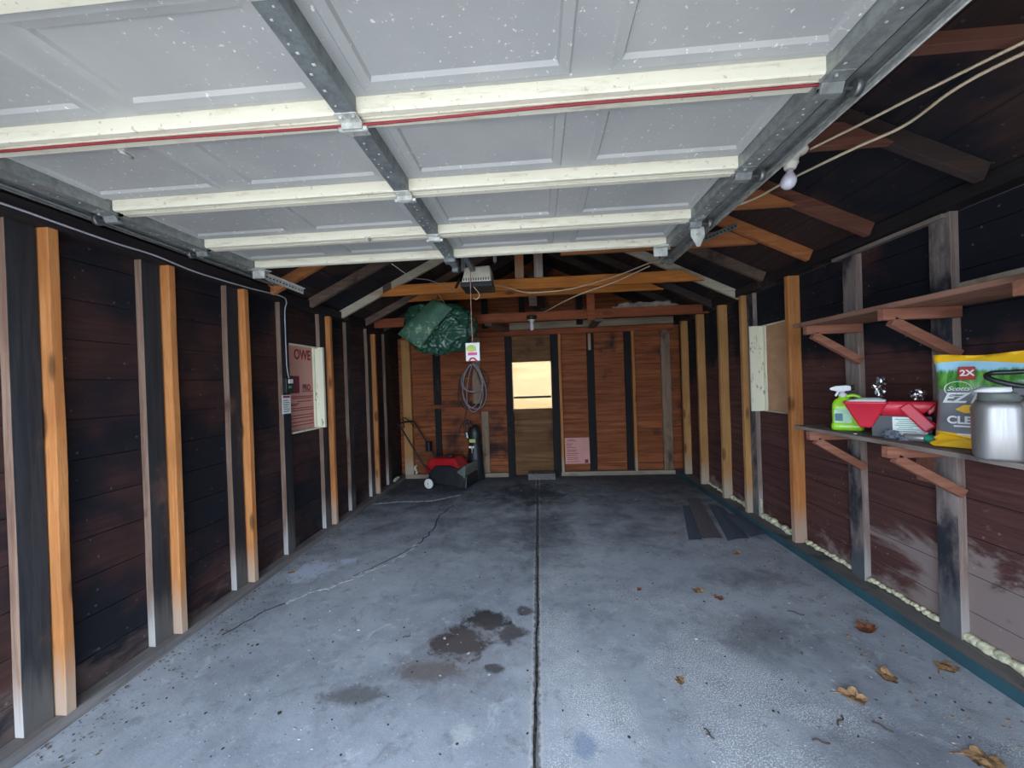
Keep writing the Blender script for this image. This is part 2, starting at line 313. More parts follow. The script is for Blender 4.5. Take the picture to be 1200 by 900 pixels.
JX0 = -0.055
def floor_mat():
    g = G('stained_concrete', 0.85, 0, 0.2)
    x, y, z = g.xyz()
    big = g.noise(0.9, 6, 0.6); mid = g.noise(3.5, 6, 0.65, 0.4); fine = g.noise(55, 5, 0.7); grit = g.noise(170, 3, 0.6)
    c = g.mix(g.ramp(mid, 0.3, 0.7), (0.36, 0.385, 0.42), (0.235, 0.255, 0.285))
    c = g.mix(g.ramp(big, 0.40, 0.66, 0.0, 0.75), c, (0.46, 0.485, 0.52))
    mot = g.noise(9, 6, 0.7, 0.5)
    c = g.mix(g.ramp(mot, 0.52, 0.70, 0.0, 0.50), c, (0.14, 0.145, 0.155))
    c = g.mix(g.ramp(g.noise(6, 6, 0.75, 0.8), 0.56, 0.70, 0.0, 0.6), c, (0.56, 0.58, 0.62))
    # floor colour turns darker towards the back, broken up by noise
    far_dark = g.math('ADD', g.math('MULTIPLY', y, 0.20), g.math('MULTIPLY', mid, 0.55))
    c = g.mix(g.ramp(far_dark, 0.84, 1.34, 0.0, 0.82), c, (0.060, 0.062, 0.072))
    # grit showing on the right slab near the joint
    right = g.ramp(x, -0.06, 0.0)
    zone = g.noise(1.7, 4, 0.6)
    gm = g.math('MULTIPLY', g.math('MULTIPLY', g.ramp(grit, 0.50, 0.60), right), g.math('MULTIPLY', g.ramp(zone, 0.42, 0.58), g.ramp(g.math('ADD', y, x), 2.6, 4.0, 1.0, 0.1)))
    c = g.mix(g.math('MULTIPLY', gm, 0.9), c, (0.78, 0.78, 0.76))
    c = g.mix(g.ramp(fine, 0.62, 0.69, 0.0, 0.7), c, (0.70, 0.70, 0.70))
    c = g.mix(g.ramp(g.noise(24, 6, 0.75), 0.62, 0.68, 0.0, 0.75), c, (0.06, 0.055, 0.055))
    jd = g.math('ABSOLUTE', g.math('SUBTRACT', x, JX0))
    jd = g.math('ADD', jd, g.math('MULTIPLY', g.math('SUBTRACT', g.noise(30, 5, 0.7), 0.5), 0.05))
    c = g.mix(g.ramp(jd, 0.006, 0.020, 0.8, 0.0), c, (0.10, 0.085, 0.075))
    c = g.mix(g.math('MULTIPLY', g.ramp(jd, 0.016, 0.022), g.ramp(jd, 0.030, 0.022)), c, (0.50, 0.49, 0.47))
    def blob(cx, cy, rx, ry, col, amt, wob=1.6, soft=0.35, sc=9):
        nonlocal c
        dx = g.math('DIVIDE', g.math('SUBTRACT', x, cx), rx); dy = g.math('DIVIDE', g.math('SUBTRACT', y, cy), ry)
        d = g.math('SQRT', g.math('ADD', g.math('MULTIPLY', dx, dx), g.math('MULTIPLY', dy, dy)))
        d = g.math('ADD', d, g.math('MULTIPLY', g.math('SUBTRACT', g.noise(sc, 7, 0.72, 0.4), 0.5), wob * 1.7))
        c = g.mix(g.ramp(d, 1.0 - soft, 1.0 + soft * 0.3, amt, 0.0), c, col)
    oil = (0.030, 0.022, 0.020)
    blob(-0.47, 2.07, 0.155, 0.155, oil, 0.92, 1.5, 0.3)
    blob(-0.36, 2.26, 0.14, 0.10, oil, 0.9, 1.5, 0.3)
    blob(-0.20, 2.15, 0.085, 0.10, (0.05, 0.042, 0.04), 0.85, 1.4, 0.4)
    blob(-0.13, 2.36, 0.07, 0.05, (0.07, 0.06, 0.055), 0.8, 1.4, 0.4)
    blob(-0.27, 1.88, 0.055, 0.035, oil, 0.8, 1.2, 0.4)
    blob(-0.58, 1.86, 0.16, 0.09, (0.13, 0.095, 0.08), 0.7, 1.8, 0.6)
    blob(-0.42, 2.0, 0.32, 0.30, (0.16, 0.13, 0.12), 0.45, 1.6, 0.7, 5)
    blob(-0.90, 1.70, 0.15, 0.07, (0.085, 0.075, 0.07), 0.7, 1.6, 0.5)
    blob(1.15, 2.15, 0.30, 0.22, (0.12, 0.12, 0.13), 0.6, 1.8, 0.8, 4)
    blob(1.35, 2.75, 0.35, 0.18, (0.10, 0.105, 0.115), 0.6, 1.8, 0.8, 4)
    blob(1.25, 1.48, 0.30, 0.14, (0.12, 0.115, 0.12), 0.5, 1.6, 0.8, 4)
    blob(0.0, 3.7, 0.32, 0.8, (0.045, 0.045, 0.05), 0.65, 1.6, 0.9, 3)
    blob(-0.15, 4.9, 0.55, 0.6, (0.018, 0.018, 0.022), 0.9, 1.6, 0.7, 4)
    blob(0.13, 1.49, 0.055, 0.06, (0.16, 0.22, 0.33), 0.6, 0.8, 0.5)
    blob(-0.35, 1.52, 0.05, 0.055, (0.55, 0.56, 0.56), 0.6, 1.6, 0.6, 40)
    blob(-1.80, 2.86, 0.17, 0.16, (0.55, 0.60, 0.72), 0.85, 1.8, 0.5, 12)
    blob(-1.58, 3.03, 0.09, 0.06, (0.55, 0.60, 0.72), 0.85, 1.8, 0.5, 12)
    blob(1.0, 2.95, 0.38, 0.28, (0.42, 0.46, 0.52), 0.45, 2.2, 0.8, 8)
    blob(0.45, 4.2, 0.40, 0.20, (0.30, 0.31, 0.34), 0.6, 2.4, 0.8, 10)
    g.color(c)
    g.rough(g.ramp(mid, 0.3, 0.7, 0.8, 0.95))
    g.bump(g.math('ADD', g.math('MULTIPLY', fine, 0.6), g.math('MULTIPLY', grit, 0.4)), 0.45, 0.006)
    return g.m
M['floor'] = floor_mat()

def seed_film():
    # printed film: local x across, local z up; yellow top, sky, grass, dark grey lower part
    g = G('printed_seed_film', 0.28, 0, 0.6)
    x, y, z = g.xyz()
    n = g.noise(18, 5, 0.7, stretch=(3, 1, 0.5)); w = g.noise(6, 3)
    zz = g.math('ADD', z, g.math('MULTIPLY', g.math('SUBTRACT', n, 0.5), 0.05))
    grass = g.mix(g.ramp(n, 0.35, 0.65), (0.03, 0.20, 0.03), (0.22, 0.52, 0.10))
    grey = g.mix(g.ramp(w, 0.3, 0.7), (0.16, 0.17, 0.19), (0.26, 0.27, 0.28))
    c = g.mix(g.ramp(zz, 0.245, 0.255), grey, grass)
    c = g.mix(g.ramp(zz, 0.325, 0.345), c, (0.40, 0.70, 0.85))
    edge = g.math('ADD', z, g.math('MULTIPLY', g.math('SINE', g.math('MULTIPLY', x, 12.0)), 0.012))
    c = g.mix(g.ramp(edge, 0.362, 0.366), c, (0.92, 0.52, 0.02))
    c = g.mix(g.ramp(g.math('ADD', z, g.math('MULTIPLY', x, 0.10)), 0.045, 0.052, 1.0, 0.0), c, (0.92, 0.52, 0.02))
    c = g.mix(g.ramp(x, 0.155, 0.165), c, (0.92, 0.52, 0.02))
    g.color(c); g.bump(w, 0.2); return g.m
M['seed_film'] = seed_film()

# ------------------------------------------------------------------ mesh helpers
def box(bm, x0, x1, y0, y1, z0, z1, m=0, mat=None):
    vs = [bm.verts.new(p) for p in ((x0,y0,z0),(x1,y0,z0),(x1,y1,z0),(x0,y1,z0),(x0,y0,z1),(x1,y0,z1),(x1,y1,z1),(x0,y1,z1))]
    if mat is not None:
        for v in vs: v.co = mat @ v.co
    fs = []
    for q in ((3,2,1,0),(4,5,6,7),(0,1,5,4),(1,2,6,5),(2,3,7,6),(3,0,4,7)):
        f = bm.faces.new([vs[i] for i in q]); f.material_index = m; fs.append(f)
    return fs
def hexa(bm, pts, m=0):
    vs = [bm.verts.new(p) for p in pts]
    for q in ((3,2,1,0),(4,5,6,7),(0,1,5,4),(1,2,6,5),(2,3,7,6),(3,0,4,7)):
        bm.faces.new([vs[i] for i in q]).material_index = m
def bar(bm, a, b, w, h, up=(0, 0, 1), m=0):
    """rectangular bar from a to b, w across, h in the 'up' direction"""
    a, b = Vector(a), Vector(b); d = (b - a).normalized(); s = d.cross(Vector(up)).normalized(); u = s.cross(d)
    P = [p + s * (i * w / 2) + u * (j * h / 2) for p in (a, b) for (i, j) in ((-1,-1),(1,-1),(1,1),(-1,1))]
    hexa(bm, P, m)
def prism(bm, pts, off, m=0):
    """extrude polygon (list of 3d points) by vector off"""
    a = [bm.verts.new(p) for p in pts]; b = [bm.verts.new(Vector(p) + Vector(off)) for p in pts]
    f1 = bm.faces.new(a[::-1]); f2 = bm.faces.new(b); f1.material_index = f2.material_index = m
    for i in range(len(a)):
        j = (i + 1) % len(a); bm.faces.new((a[i], a[j], b[j], b[i])).material_index = m
def catmull(pts, k=6):
    P = [Vector(p) for p in pts]; P = [P[0] * 2 - P[1]] + P + [P[-1] * 2 - P[-2]]; out = []
    for i in range(1, len(P) - 2):
        for j in range(k):
            t = j / k; p0, p1, p2, p3 = P[i-1], P[i], P[i+1], P[i+2]
            out.append(0.5 * ((2*p1) + (p2-p0)*t + (2*p0-5*p1+4*p2-p3)*t*t + (-p0+3*p1-3*p2+p3)*t**3))
    out.append(P[-2]); return out
def tube(bm, pts, r, n=8, m=0, smooth=0):
    P = catmull(pts, smooth) if smooth else [Vector(p) for p in pts]
    rings = []; prev = None
    for i, p in enumerate(P):
        d = (P[min(i+1, len(P)-1)] - P[max(i-1, 0)]).normalized()
        if prev is None: s = d.cross(Vector((0, 0, 1))) if abs(d.z) < 0.9 else d.cross(Vector((1, 0, 0)))
        else: s = prev - d * prev.dot(d)
        s.normalize(); prev = s; u = d.cross(s)
        rr = r(i / (len(P) - 1)) if callable(r) else r
        rings.append([bm.verts.new(p + (s * cos(2*pi*k/n) + u * sin(2*pi*k/n)) * rr) for k in range(n)])
    for a, b in zip(rings, rings[1:]):
        for k in range(n):
            f = bm.faces.new((a[k], a[(k+1) % n], b[(k+1) % n], b[k])); f.smooth = True; f.material_index = m
    bm.faces.new(rings[0][::-1]).material_index = m; bm.faces.new(rings[-1]).material_index = m
def lathe(bm, prof, n=24, mat=None, m=0, sx=1, sy=1):
    rings = []
    for (r, z) in prof:
        if r < 1e-5: rings.append([bm.verts.new((0, 0, z))])
        else: rings.append([bm.verts.new((r*sx*cos(2*pi*k/n), r*sy*sin(2*pi*k/n), z)) for k in range(n)])
    for a, b in zip(rings, rings[1:]):
        for k in range(n):
            l = (k+1) % n
            if len(a) == 1 and len(b) == 1: continue
            if len(a) == 1: f = bm.faces.new((a[0], b[l], b[k]))
            elif len(b) == 1: f = bm.faces.new((a[k], a[l], b[0]))
            else: f = bm.faces.new((a[k], a[l], b[l], b[k]))
            f.smooth = True; f.material_index = m
    if mat is not None:
        for rg in rings:
            for v in rg: v.co = mat @ v.co
def obj(name, bm, mat, parent=None, loc=None, rot=None, bevel=0.0, smooth=False, recalc=True, subdiv=0):
    if recalc: bmesh.ops.recalc_face_normals(bm, faces=bm.faces)
    if smooth:
        for f in bm.faces: f.smooth = True
    me = bpy.data.meshes.new(name); bm.to_mesh(me); bm.free()
    for k in (mat if isinstance(mat, (list, tuple)) else [mat]): me.materials.append(k)
    o = bpy.data.objects.new(name, me); COL.objects.link(o)
    if parent: o.parent = parent
    if loc is not None: o.location = loc
    if rot is not None: o.rotation_euler = rot
    if bevel:
        md = o.modifiers.new('bevel', 'BEVEL'); md.width = bevel; md.segments = 2; md.limit_method = 'ANGLE'
    if subdiv:
        md = o.modifiers.new('subdiv', 'SUBSURF'); md.levels = subdiv; md.render_levels = subdiv
    return o
def thing(name, label, cat, loc=(0, 0, 0), rot=(0, 0, 0), group=None):
    o = bpy.data.objects.new(name, None); COL.objects.link(o); o.empty_display_size = 0.05
    o.location = loc; o.rotation_euler = rot; return tag(o, label, cat, group)
def tag(o, label, cat, group=None):
    o['label'] = label; o['category'] = cat
    if group: o['group'] = group
    return o
def struct(o): o['kind'] = 'structure'; return o
def text(s, size, mat, parent, loc, rot, name='lettering', bold=0.0, shear=0.0, depth=0.0006, sx=1.0, align='LEFT'):
    cu = bpy.data.curves.new(name, 'FONT'); cu.body = s; cu.size = size; cu.extrude = depth; cu.offset = bold; cu.shear = shear; cu.align_x = align
    t = bpy.data.objects.new(name + '_tmp', cu); COL.objects.link(t)
    dg = bpy.context.evaluated_depsgraph_get(); me = bpy.data.meshes.new_from_object(t.evaluated_get(dg))
    bpy.data.objects.remove(t); bpy.data.curves.remove(cu)
    me.materials.clear(); me.materials.append(mat)
    for v in me.vertices: v.co.x *= sx
    o = bpy.data.objects.new(name, me); COL.objects.link(o); o.parent = parent; o.location = loc; o.rotation_euler = rot
    return o
NB = lambda: bmesh.new()

ORD = ['first', 'second', 'third', 'fourth', 'fifth', 'sixth', 'seventh', 'eighth', 'ninth', 'tenth']
XL, XR, YB, YF = -2.13, 2.07, 5.80, -0.50        # inner faces of the boards
SL = 0.49
def deck_z(x): return 3.225 - SL * abs(x)

# ------------------------------------------------------------------ structure
# floor: two slabs with an open joint between them
bm = NB(); JX = -0.055
def slab_edge(y): return 0.004 * sin(y * 3.1) + 0.003 * sin(y * 11.3) + 0.0025 * sin(y * 29)
for s in (0, 1):
    N = 70; top = []; ys = [YF + (YB + 0.1 - YF) * i / N for i in range(N + 1)]
    out_x = (XL - 0.15) if s == 0 else (XR + 0.15)
    for y in ys:
        e = JX + slab_edge(y) + (-0.006 if s == 0 else 0.006 + 0.003 * sin(y * 17))
        top.append([bm.verts.new((out_x, y, 0)), bm.verts.new((e, y, 0)), bm.verts.new((e, y, -0.12)), bm.verts.new((out_x, y, -0.12))])
    for a, b in zip(top, top[1:]):
        for k in range(4):
            bm.faces.new((a[k], a[(k+1) % 4], b[(k+1) % 4], b[k]))
    bm.faces.new(top[0]); bm.faces.new(top[-1][::-1])
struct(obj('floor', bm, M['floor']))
bm = NB(); box(bm, JX - 0.05, JX + 0.05, YF, YB, -0.03, -0.008)
struct(obj('trim_1', bm, M['joint_dirt']))
# pale filled crack wandering over the left slab
def ribbon(bm, pts, w, z, t=0.002):
    P = catmull([(p[0], p[1], z) for p in pts], 10); a = []; b = []
    for i, p in enumerate(P):
        d = (P[min(i+1, len(P)-1)] - P[max(i-1, 0)]); d.z = 0; d.normalize(); s = Vector((-d.y, d.x, 0))
        ww = w * (0.45 + 0.9 * noise.noise(p * 9.0) ** 2 + 0.35 * abs(noise.noise(p * 31.0))) ; j = s * noise.noise(p * 14) * 0.02
        a.append(p + s * ww + j); b.append(p - s * ww + j)
    for i in range(len(P) - 1):
        hexa(bm, [a[i] , b[i], b[i+1], a[i+1], a[i] + Vector((0,0,t)), b[i] + Vector((0,0,t)), b[i+1] + Vector((0,0,t)), a[i+1] + Vector((0,0,t))])
bm = NB(); ribbon(bm, [(-1.70,2.42),(-1.635,2.55),(-1.482,2.66),(-1.347,2.85),(-1.194,3.06),(-1.106,3.34)], 0.026, 0)
ribbon(bm, [(-2.02,4.50),(-1.71,4.58),(-1.345,4.60),(-1.03,4.83)], 0.028, 0)
struct(obj('trim_2', bm, M['crack_filler']))
bm = NB(); ribbon(bm, [(-1.106,3.34),(-1.066,3.69),(-1.10,4.05),(-1.03,4.40)], 0.010, 0); ribbon(bm, [(-1.70,2.42),(-1.80,2.30),(-1.86,2.1)], 0.007, 0)
ribbon(bm, [(-1.11,3.30),(-1.28,2.985),(-1.42,2.78)], 0.006, 0.0012)
struct(obj('trim_3', bm, M['joint_dirt']))

def plank_wall(bm, axis, face, outward, u0, u1, z0, z1, row, hole=None, clip=None, zoff=0.0, gap=0.0035):
    """boards on a wall: face = coordinate of the visible face, outward = direction away from the room"""
    def put(a, b, c, d):
        if b - a < 0.01 or d - c < 0.006: return
        if axis == 'y':
            box(bm, min(face, face + outward*0.02), max(face, face + outward*0.02), a, b, c, d)
        else: box(bm, a, b, min(face, face + outward*0.02), max(face, face + outward*0.02), c, d)
    z = z0
    k = 0
    while z < z1 - 1e-6:
        zt = min(z + row, z1); segs = [(z, zt)]
        if hole:
            for hz in hole[2:4]:
                segs = [t for s in segs for t in (((s[0], hz), (hz, s[1])) if s[0] + 1e-4 < hz < s[1] - 1e-4 else (s,))]
        for i, (a, b) in enumerate(segs):
            lo = a + (gap if a == z else 0); A, B = u0, u1
            if clip: A, B = max(A, -clip(b)), min(B, clip(b))
            if hole and a >= hole[2] - 1e-5 and b <= hole[3] + 1e-5:
                put(A, hole[0], lo, b); put(hole[1], B, lo, b)
            else: put(A, B, lo, b)
        z = zt; k += 1
def backing(bm, axis, f0, f1, u0, u1, z0, z1, hole=None):
    def put(a, b, c, d):
        if b - a < 1e-3 or d - c < 1e-3: return
        if axis == 'y': box(bm, f0, f1, a, b, c, d)
        else: box(bm, a, b, f0, f1, c, d)
    if not hole: return put(u0, u1, z0, z1)
    put(u0, hole[0], z0, z1); put(hole[1], u1, z0, z1); put(hole[0], hole[1], z0, hole[2]); put(hole[0], hole[1], hole[3], z1)
HL = (3.17, 3.60, 1.03, 1.80)          # left window opening y0,y1,z0,z1
HR = (3.245, 3.775, 1.055, 1.85)
HB = (-0.375, 0.185, 1.00, 1.70)       # glazed opening of the back door (x0,x1,z0,z1)
DOORX = (-0.385, 0.195)
bm = NB(); plank_wall(bm, 'y', XL, -1, YF, YB + 0.1, 0.0, 2.16, 0.185, HL); backing(bm, 'y', XL - 0.14, XL - 0.0195, YF, YB + 0.1, -0.12, 2.10, HL)
struct(obj('wall_left', bm, M['wall_left']))
bm = NB(); plank_wall(bm, 'y', XR, 1, YF, YB + 0.1, 0.02, 2.16, 0.185, HR); backing(bm, 'y', XR + 0.0195, XR + 0.14, YF, YB + 0.1, -0.12, 2.10, HR)
struct(obj('wall_right', bm, M['wall_right']))
# back wall with a doorway, gable above
bm = NB()
for (a, b) in ((XL - 0.1, DOORX[0]), (DOORX[1], XR + 0.1)):
    plank_wall(bm, 'x', YB, 1, a, b, 0.0, 2.17, 0.155, gap=0.007)
    backing(bm, 'x', YB + 0.0195, YB + 0.14, a, b, -0.12, 2.10)
plank_wall(bm, 'x', YB, 1, XL, XR, 2.17, 3.17, 0.155, clip=lambda z: (3.22 - z) / SL, gap=0.007)
prism(bm, [(-2.2, YB + .0195, 2.10), (2.2, YB + .0195, 2.10), (2.2, YB + .0195, deck_z(2.2) + .01), (0, YB + .0195, deck_z(0) + .01), (-2.2, YB + .0195, deck_z(2.2) + .01)], (0, .12, 0))
struct(obj('wall_back', bm, M['wall_back']))
# front wall around the big opening
bm = NB(); box(bm, XL - 0.14, -1.95, YF - 0.14, YF, -0.12, 2.12); box(bm, 1.0, XR + 0.14, YF - 0.14, YF, -0.12, 2.12)
prism(bm, [(XL - 0.14, YF, 2.12), (XR + 0.14, YF, 2.12), (0, YF, 3.20)], (0, -0.14, 0))
struct(obj('wall_front', bm, M['outer_wall']))
# roof deck: boards along y on both slopes
bm = NB()
for s in (-1, 1):
    n = 14; L = 2.45
    for i in range(n):
        a, b = L * i / n, L * (i + 1) / n - 0.004
        hexa(bm, [(s*a, YF - .2, deck_z(a)), (s*b, YF - .2, deck_z(b)), (s*b, YB + .3, deck_z(b)), (s*a, YB + .3, deck_z(a)),
                  (s*a, YF - .2, deck_z(a) + .02), (s*b, YF - .2, deck_z(b) + .02), (s*b, YB + .3, deck_z(b) + .02), (s*a, YB + .3, deck_z(a) + .02)])
    hexa(bm, [(0, YF - .2, deck_z(0) + .0205), (s*L, YF - .2, deck_z(L) + .0205), (s*L, YB + .3, deck_z(L) + .0205), (0, YB + .3, deck_z(0) + .0205),
              (0, YF - .2, deck_z(0) + .06), (s*L, YF - .2, deck_z(L) + .06), (s*L, YB + .3, deck_z(L) + .06), (0, YB + .3, deck_z(0) + .06)])
struct(obj('ceiling', bm, M['deck']))
# ground outside
bm = NB(); box(bm, -14, 14, -16, YF - 0.02, -0.16, -0.03); struct(obj('driveway', bm, M['driveway']))
bm = NB(); box(bm, -14, 14, YB + 0.12, 16, -0.16, -0.06); struct(obj('yard_ground', bm, M['yard']))

# sill plates
bm = NB(); box(bm, XL, -2.045, YF, YB, 0.0, 0.05); struct(obj('baseboard_left', bm, M['plate_wood'], bevel=0.004))
bm = NB()
for f in box(bm, 1.935, XR, YF, YB, 0.0, 0.06):
    if f.normal.x < -0.5 or abs(sum(v.co.x for v in f.verts) / 4 - 1.935) < 1e-4: f.material_index = 1
struct(obj('baseboard_right', bm, [M['plate_wood'], M['teal_paint']]))
bm = NB(); box(bm, -2.05, DOORX[0] - 0.1, YB - 0.09, YB, 0.0, 0.06); box(bm, DOORX[1] + 0.1, 1.93, YB - 0.09, YB, 0.0, 0.06)
struct(obj('baseboard_back', bm, M['plank_pale'], bevel=0.003))
# top plates
bm = NB(); box(bm, XL, -2.035, YF, YB, 2.125, 2.20); struct(obj('trim_4', bm, M['dark_beam']))
bm = NB(); box(bm, 1.975, XR, YF, YB, 2.165, 2.24); struct(obj('trim_5', bm, M['dark_beam']))
bm = NB(); box(bm, -0.40, 1.96, YB - 0.12, YB - 0.08, 2.175, 2.275); struct(obj('trim_6', bm, M['plank_pale'], bevel=0.003))
bm = NB(); box(bm, -2.05, 1.97, YB - 0.08, YB - 0.001, 2.09, 2.17); struct(obj('trim_7', bm, M['red_wood_x'], bevel=0.003))

# ------------------------------------------------------------------ wall studs
def stud(x0, x1, y0, y1, z0, z1, mat, label, group, name='wall_stud', edge_axis=None):
    cx, cy = (x0 + x1) / 2, (y0 + y1) / 2
    bm = NB(); fs = box(bm, x0 - cx, x1 - cx, y0 - cy, y1 - cy, 0, z1 - z0)
    if isinstance(mat, (list, tuple)):
        for f in fs:
            f.normal_update()
            if edge_axis == 'y' and f.normal.y < -0.5: f.material_index = 1
    # slightly wavy sawn edges: cut the length into pieces
    bmesh.ops.subdivide_edges(bm, edges=[e for e in bm.edges if abs((e.verts[0].co - e.verts[1].co).z) > 0.5], cuts=9)
    sd = random.random() * 50
    for v in bm.verts:
        v.co.x += 0.003 * noise.noise(Vector((sd, v.co.z * 2.2, 0))); v.co.y += 0.003 * noise.noise(Vector((sd + 9, v.co.z * 2.2, 0)))
    o = obj(name, bm, mat, None, (cx, cy, z0), bevel=0.0025)
    return tag(o, label, 'stud', group)
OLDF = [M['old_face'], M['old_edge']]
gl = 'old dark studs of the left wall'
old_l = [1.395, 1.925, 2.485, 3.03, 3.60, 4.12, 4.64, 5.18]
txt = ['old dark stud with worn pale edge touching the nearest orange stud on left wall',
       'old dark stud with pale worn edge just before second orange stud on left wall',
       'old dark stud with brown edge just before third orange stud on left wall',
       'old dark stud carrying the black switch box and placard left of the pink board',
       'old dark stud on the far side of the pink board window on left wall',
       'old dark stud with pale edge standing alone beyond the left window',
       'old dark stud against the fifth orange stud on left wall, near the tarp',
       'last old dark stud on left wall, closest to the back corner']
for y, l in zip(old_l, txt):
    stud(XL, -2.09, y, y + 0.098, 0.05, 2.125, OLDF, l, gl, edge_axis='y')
txt = ['nearest orange lumber stud on left wall, at left edge of the photo', 'second orange lumber stud from the door on left wall',
       'third orange lumber stud from the door on left wall', 'orange lumber stud beyond the pink board window on left wall',
       'far orange lumber stud on left wall, the last before the back corner']
for y, l, h in zip([1.50, 2.035, 2.595, 3.71, 4.76], txt, [2.16, 2.15, 2.14, 2.12, 2.07]):
    stud(XL, -2.045, y, y + 0.038, 0.05, min(h, 2.125), M['new_wood'], l, 'orange lumber studs of the left wall')
ORF = [M['old_right_face'], M['old_right_edge']]
txt = ['old blotched grey stud on right wall behind the shelf, beside the seed bag', 'old dark stud on right wall behind the green sprayer and farther shelf bracket',
       'old pale edged stud on right wall at the far side of the plywood window']
for y, l in zip([2.035, 2.60, 3.78], txt):
    stud(2.03, XR, y, y + 0.105, 0.06, 2.165, ORF, l, 'old grey studs of the right wall', edge_axis='y')
txt = ['wide orange lumber stud on right wall at the far end of the shelves', 'orange lumber stud just beyond the plywood window on right wall',
       'third orange lumber stud from the shelves on right wall', 'fourth orange lumber stud from the shelves on right wall',
       'last orange lumber stud on right wall, in the back corner']
for y, l in zip([3.185, 3.885, 4.35, 4.93, 5.46], txt):
    stud(1.98, XR, y, y + 0.045, 0.06, 2.165, M['new_wood_pale'] if y > 3.2 else M['new_wood'], l, 'orange lumber studs of the right wall')
# dark old studs standing behind the orange ones of the right wall
for y, l in ((4.42, 'dark old stud tight behind third orange stud on right wall'), (5.02, 'dark old stud tight behind fourth orange stud on right wall')):
    stud(2.03, XR, y, y + 0.09, 0.06, 2.165, [M['old_face'], M['old_face']], l, 'dark studs of the right wall', edge_axis='y')
# back wall
gb = 'studs of the back wall'
def bstud(x0, x1, z0, z1, mat, label, d=0.04):
    return stud(x0, x1, YB - d, YB, z0, z1, mat, label, gb)
bstud(-2.05, -1.92, 0.06, 2.09, M['new_wood_pale'], 'pale wide stud in the left back corner behind mower handle', 0.09)
bstud(-1.59, -1.48, 1.10, 2.09, M['black_stud'], 'short dark stud on back wall under the green tarp', 0.035)
bstud(-1.58, -1.49, 0.06, 1.04, M['black_stud'], 'lower dark stud on back wall rising behind the red mower', 0.035)
bstud(-0.99, -0.86, 1.10, 2.09, M['rough_pale'], 'weathered brown stud behind the hanging coil of cords')
bstud(-0.87, -0.76, 0.06, 0.98, M['rough_pale'], 'short weathered stud on back wall right of the mower')
bstud(-0.485, -0.385, 0.0, 2.09, M['black_stud'], 'black stud forming left jamb of the back door', 0.06)
bstud(0.195, 0.30, 0.0, 2.09, M['black_stud'], 'black stud forming right jamb of the back door', 0.06)
bstud(0.305, 0.345, 0.06, 2.09, M['new_wood'], 'thin orange stud beside the right jamb of the back door', 0.09)
bstud(0.725, 0.83, 0.06, 2.09, M['black_stud'], 'dark stud on back wall right of the pink foam board')
bstud(1.27, 1.36, 0.06, 2.09, M['black_stud'], 'dark stud on back wall paired with the far orange stud')
bstud(1.365, 1.405, 0.06, 2.09, M['new_wood'], 'orange stud on back wall between dark stud and pale corner stud', 0.09)
bstud(1.79, 1.92, 0.06, 2.09, M['rough_pale'], 'pale rough stud in the right corner of the back wall', 0.05)
bm = NB(); box(bm, -0.02, 0.02, -0.02, 0.02, 0, 0.24)
tag(obj('nailing_block', bm, M['new_wood'], loc=(0.765, YB - 0.06, 1.84), bevel=0.002), 'short orange wood block nailed high on dark back stud', 'wood block')
bm = NB(); box(bm, -0.47, 0.47, -0.02, 0.02, 0, 0.07)
tag(obj('wall_blocking', bm, M['red_wood_x'], loc=(-0.965, YB - 0.021, 0.985), bevel=0.003), 'brown horizontal board across back wall under the cord coil', 'board')

# ------------------------------------------------------------------ windows, back door
bm = NB()
x0, x1 = -2.165, -2.06
for (ya, yb, za, zb) in ((3.60, 3.618, 1.03, 1.80), (3.155, 3.17, 1.03, 1.80)): box(bm, x0, x1 if ya > 3.5 else -2.12, ya - 0.012, yb - 0.002, za, zb)
box(bm, x0, -2.11, 3.17, 3.588, 1.79, 1.803); box(bm, x0, -2.11, 3.17, 3.588, 1.022, 1.036)
box(bm, -2.150, -2.135, 3.560, 3.5885, 1.036, 1.79)
struct(obj('window_1', bm, M['jamb']))
bm = NB(); box(bm, 1.99, 2.135, 3.768, 3.782, 1.055, 1.85); box(bm, 2.09, 2.135, 3.245, 3.768, 1.842, 1.852); box(bm, 2.09, 2.135, 3.245, 3.768, 1.050, 1.060)
box(bm, 2.105, 2.119, 3.735, 3.768, 1.06, 1.842)
struct(obj('window_2', bm, M['jamb']))
# back door: lower boards, upper board, glazed opening with a sash rail
t = struct(thing('door_1', 'x', 'x', (0, YB, 0)))
del t['label']; del t['category']
bm = NB()
z = 0.002
for h in (0.188, 0.165, 0.16, 0.165, 0.16, 0.157): box(bm, DOORX[0] + .003, DOORX[1] - .003, 0.012, 0.045, z + 0.003, z + h); z += h
for (a, b) in ((1.703, 1.87), (1.873, 2.02), (2.023, 2.168)): box(bm, DOORX[0] + .003, DOORX[1] - .003, 0.012, 0.045, a, b)
box(bm, DOORX[0], DOORX[1], 0.0455, 0.055, 0.0, 0.998); box(bm, DOORX[0], DOORX[1], 0.0455, 0.055, 1.702, 2.168)
obj('door_boards', bm, M['door_boards'], t)
bm = NB(); box(bm, HB[0], HB[1], 0.02, 0.045, 1.155, 1.185); obj('sash_rail', bm, M['old_face'], t)
bm = NB(); box(bm, HB[0], HB[1], 0.030, 0.034, 1.0, 1.70); obj('pane', bm, M['pane'], t)
bm = NB(); box(bm, -0.19, 0.20, -0.10, 0.09, 0.0, 0.085)
tag(obj('threshold_block', bm, M['plate_wood'], loc=(0, YB - 0.19, 0), bevel=0.004), 'grey wooden block lying on floor before the back door', 'wood block')
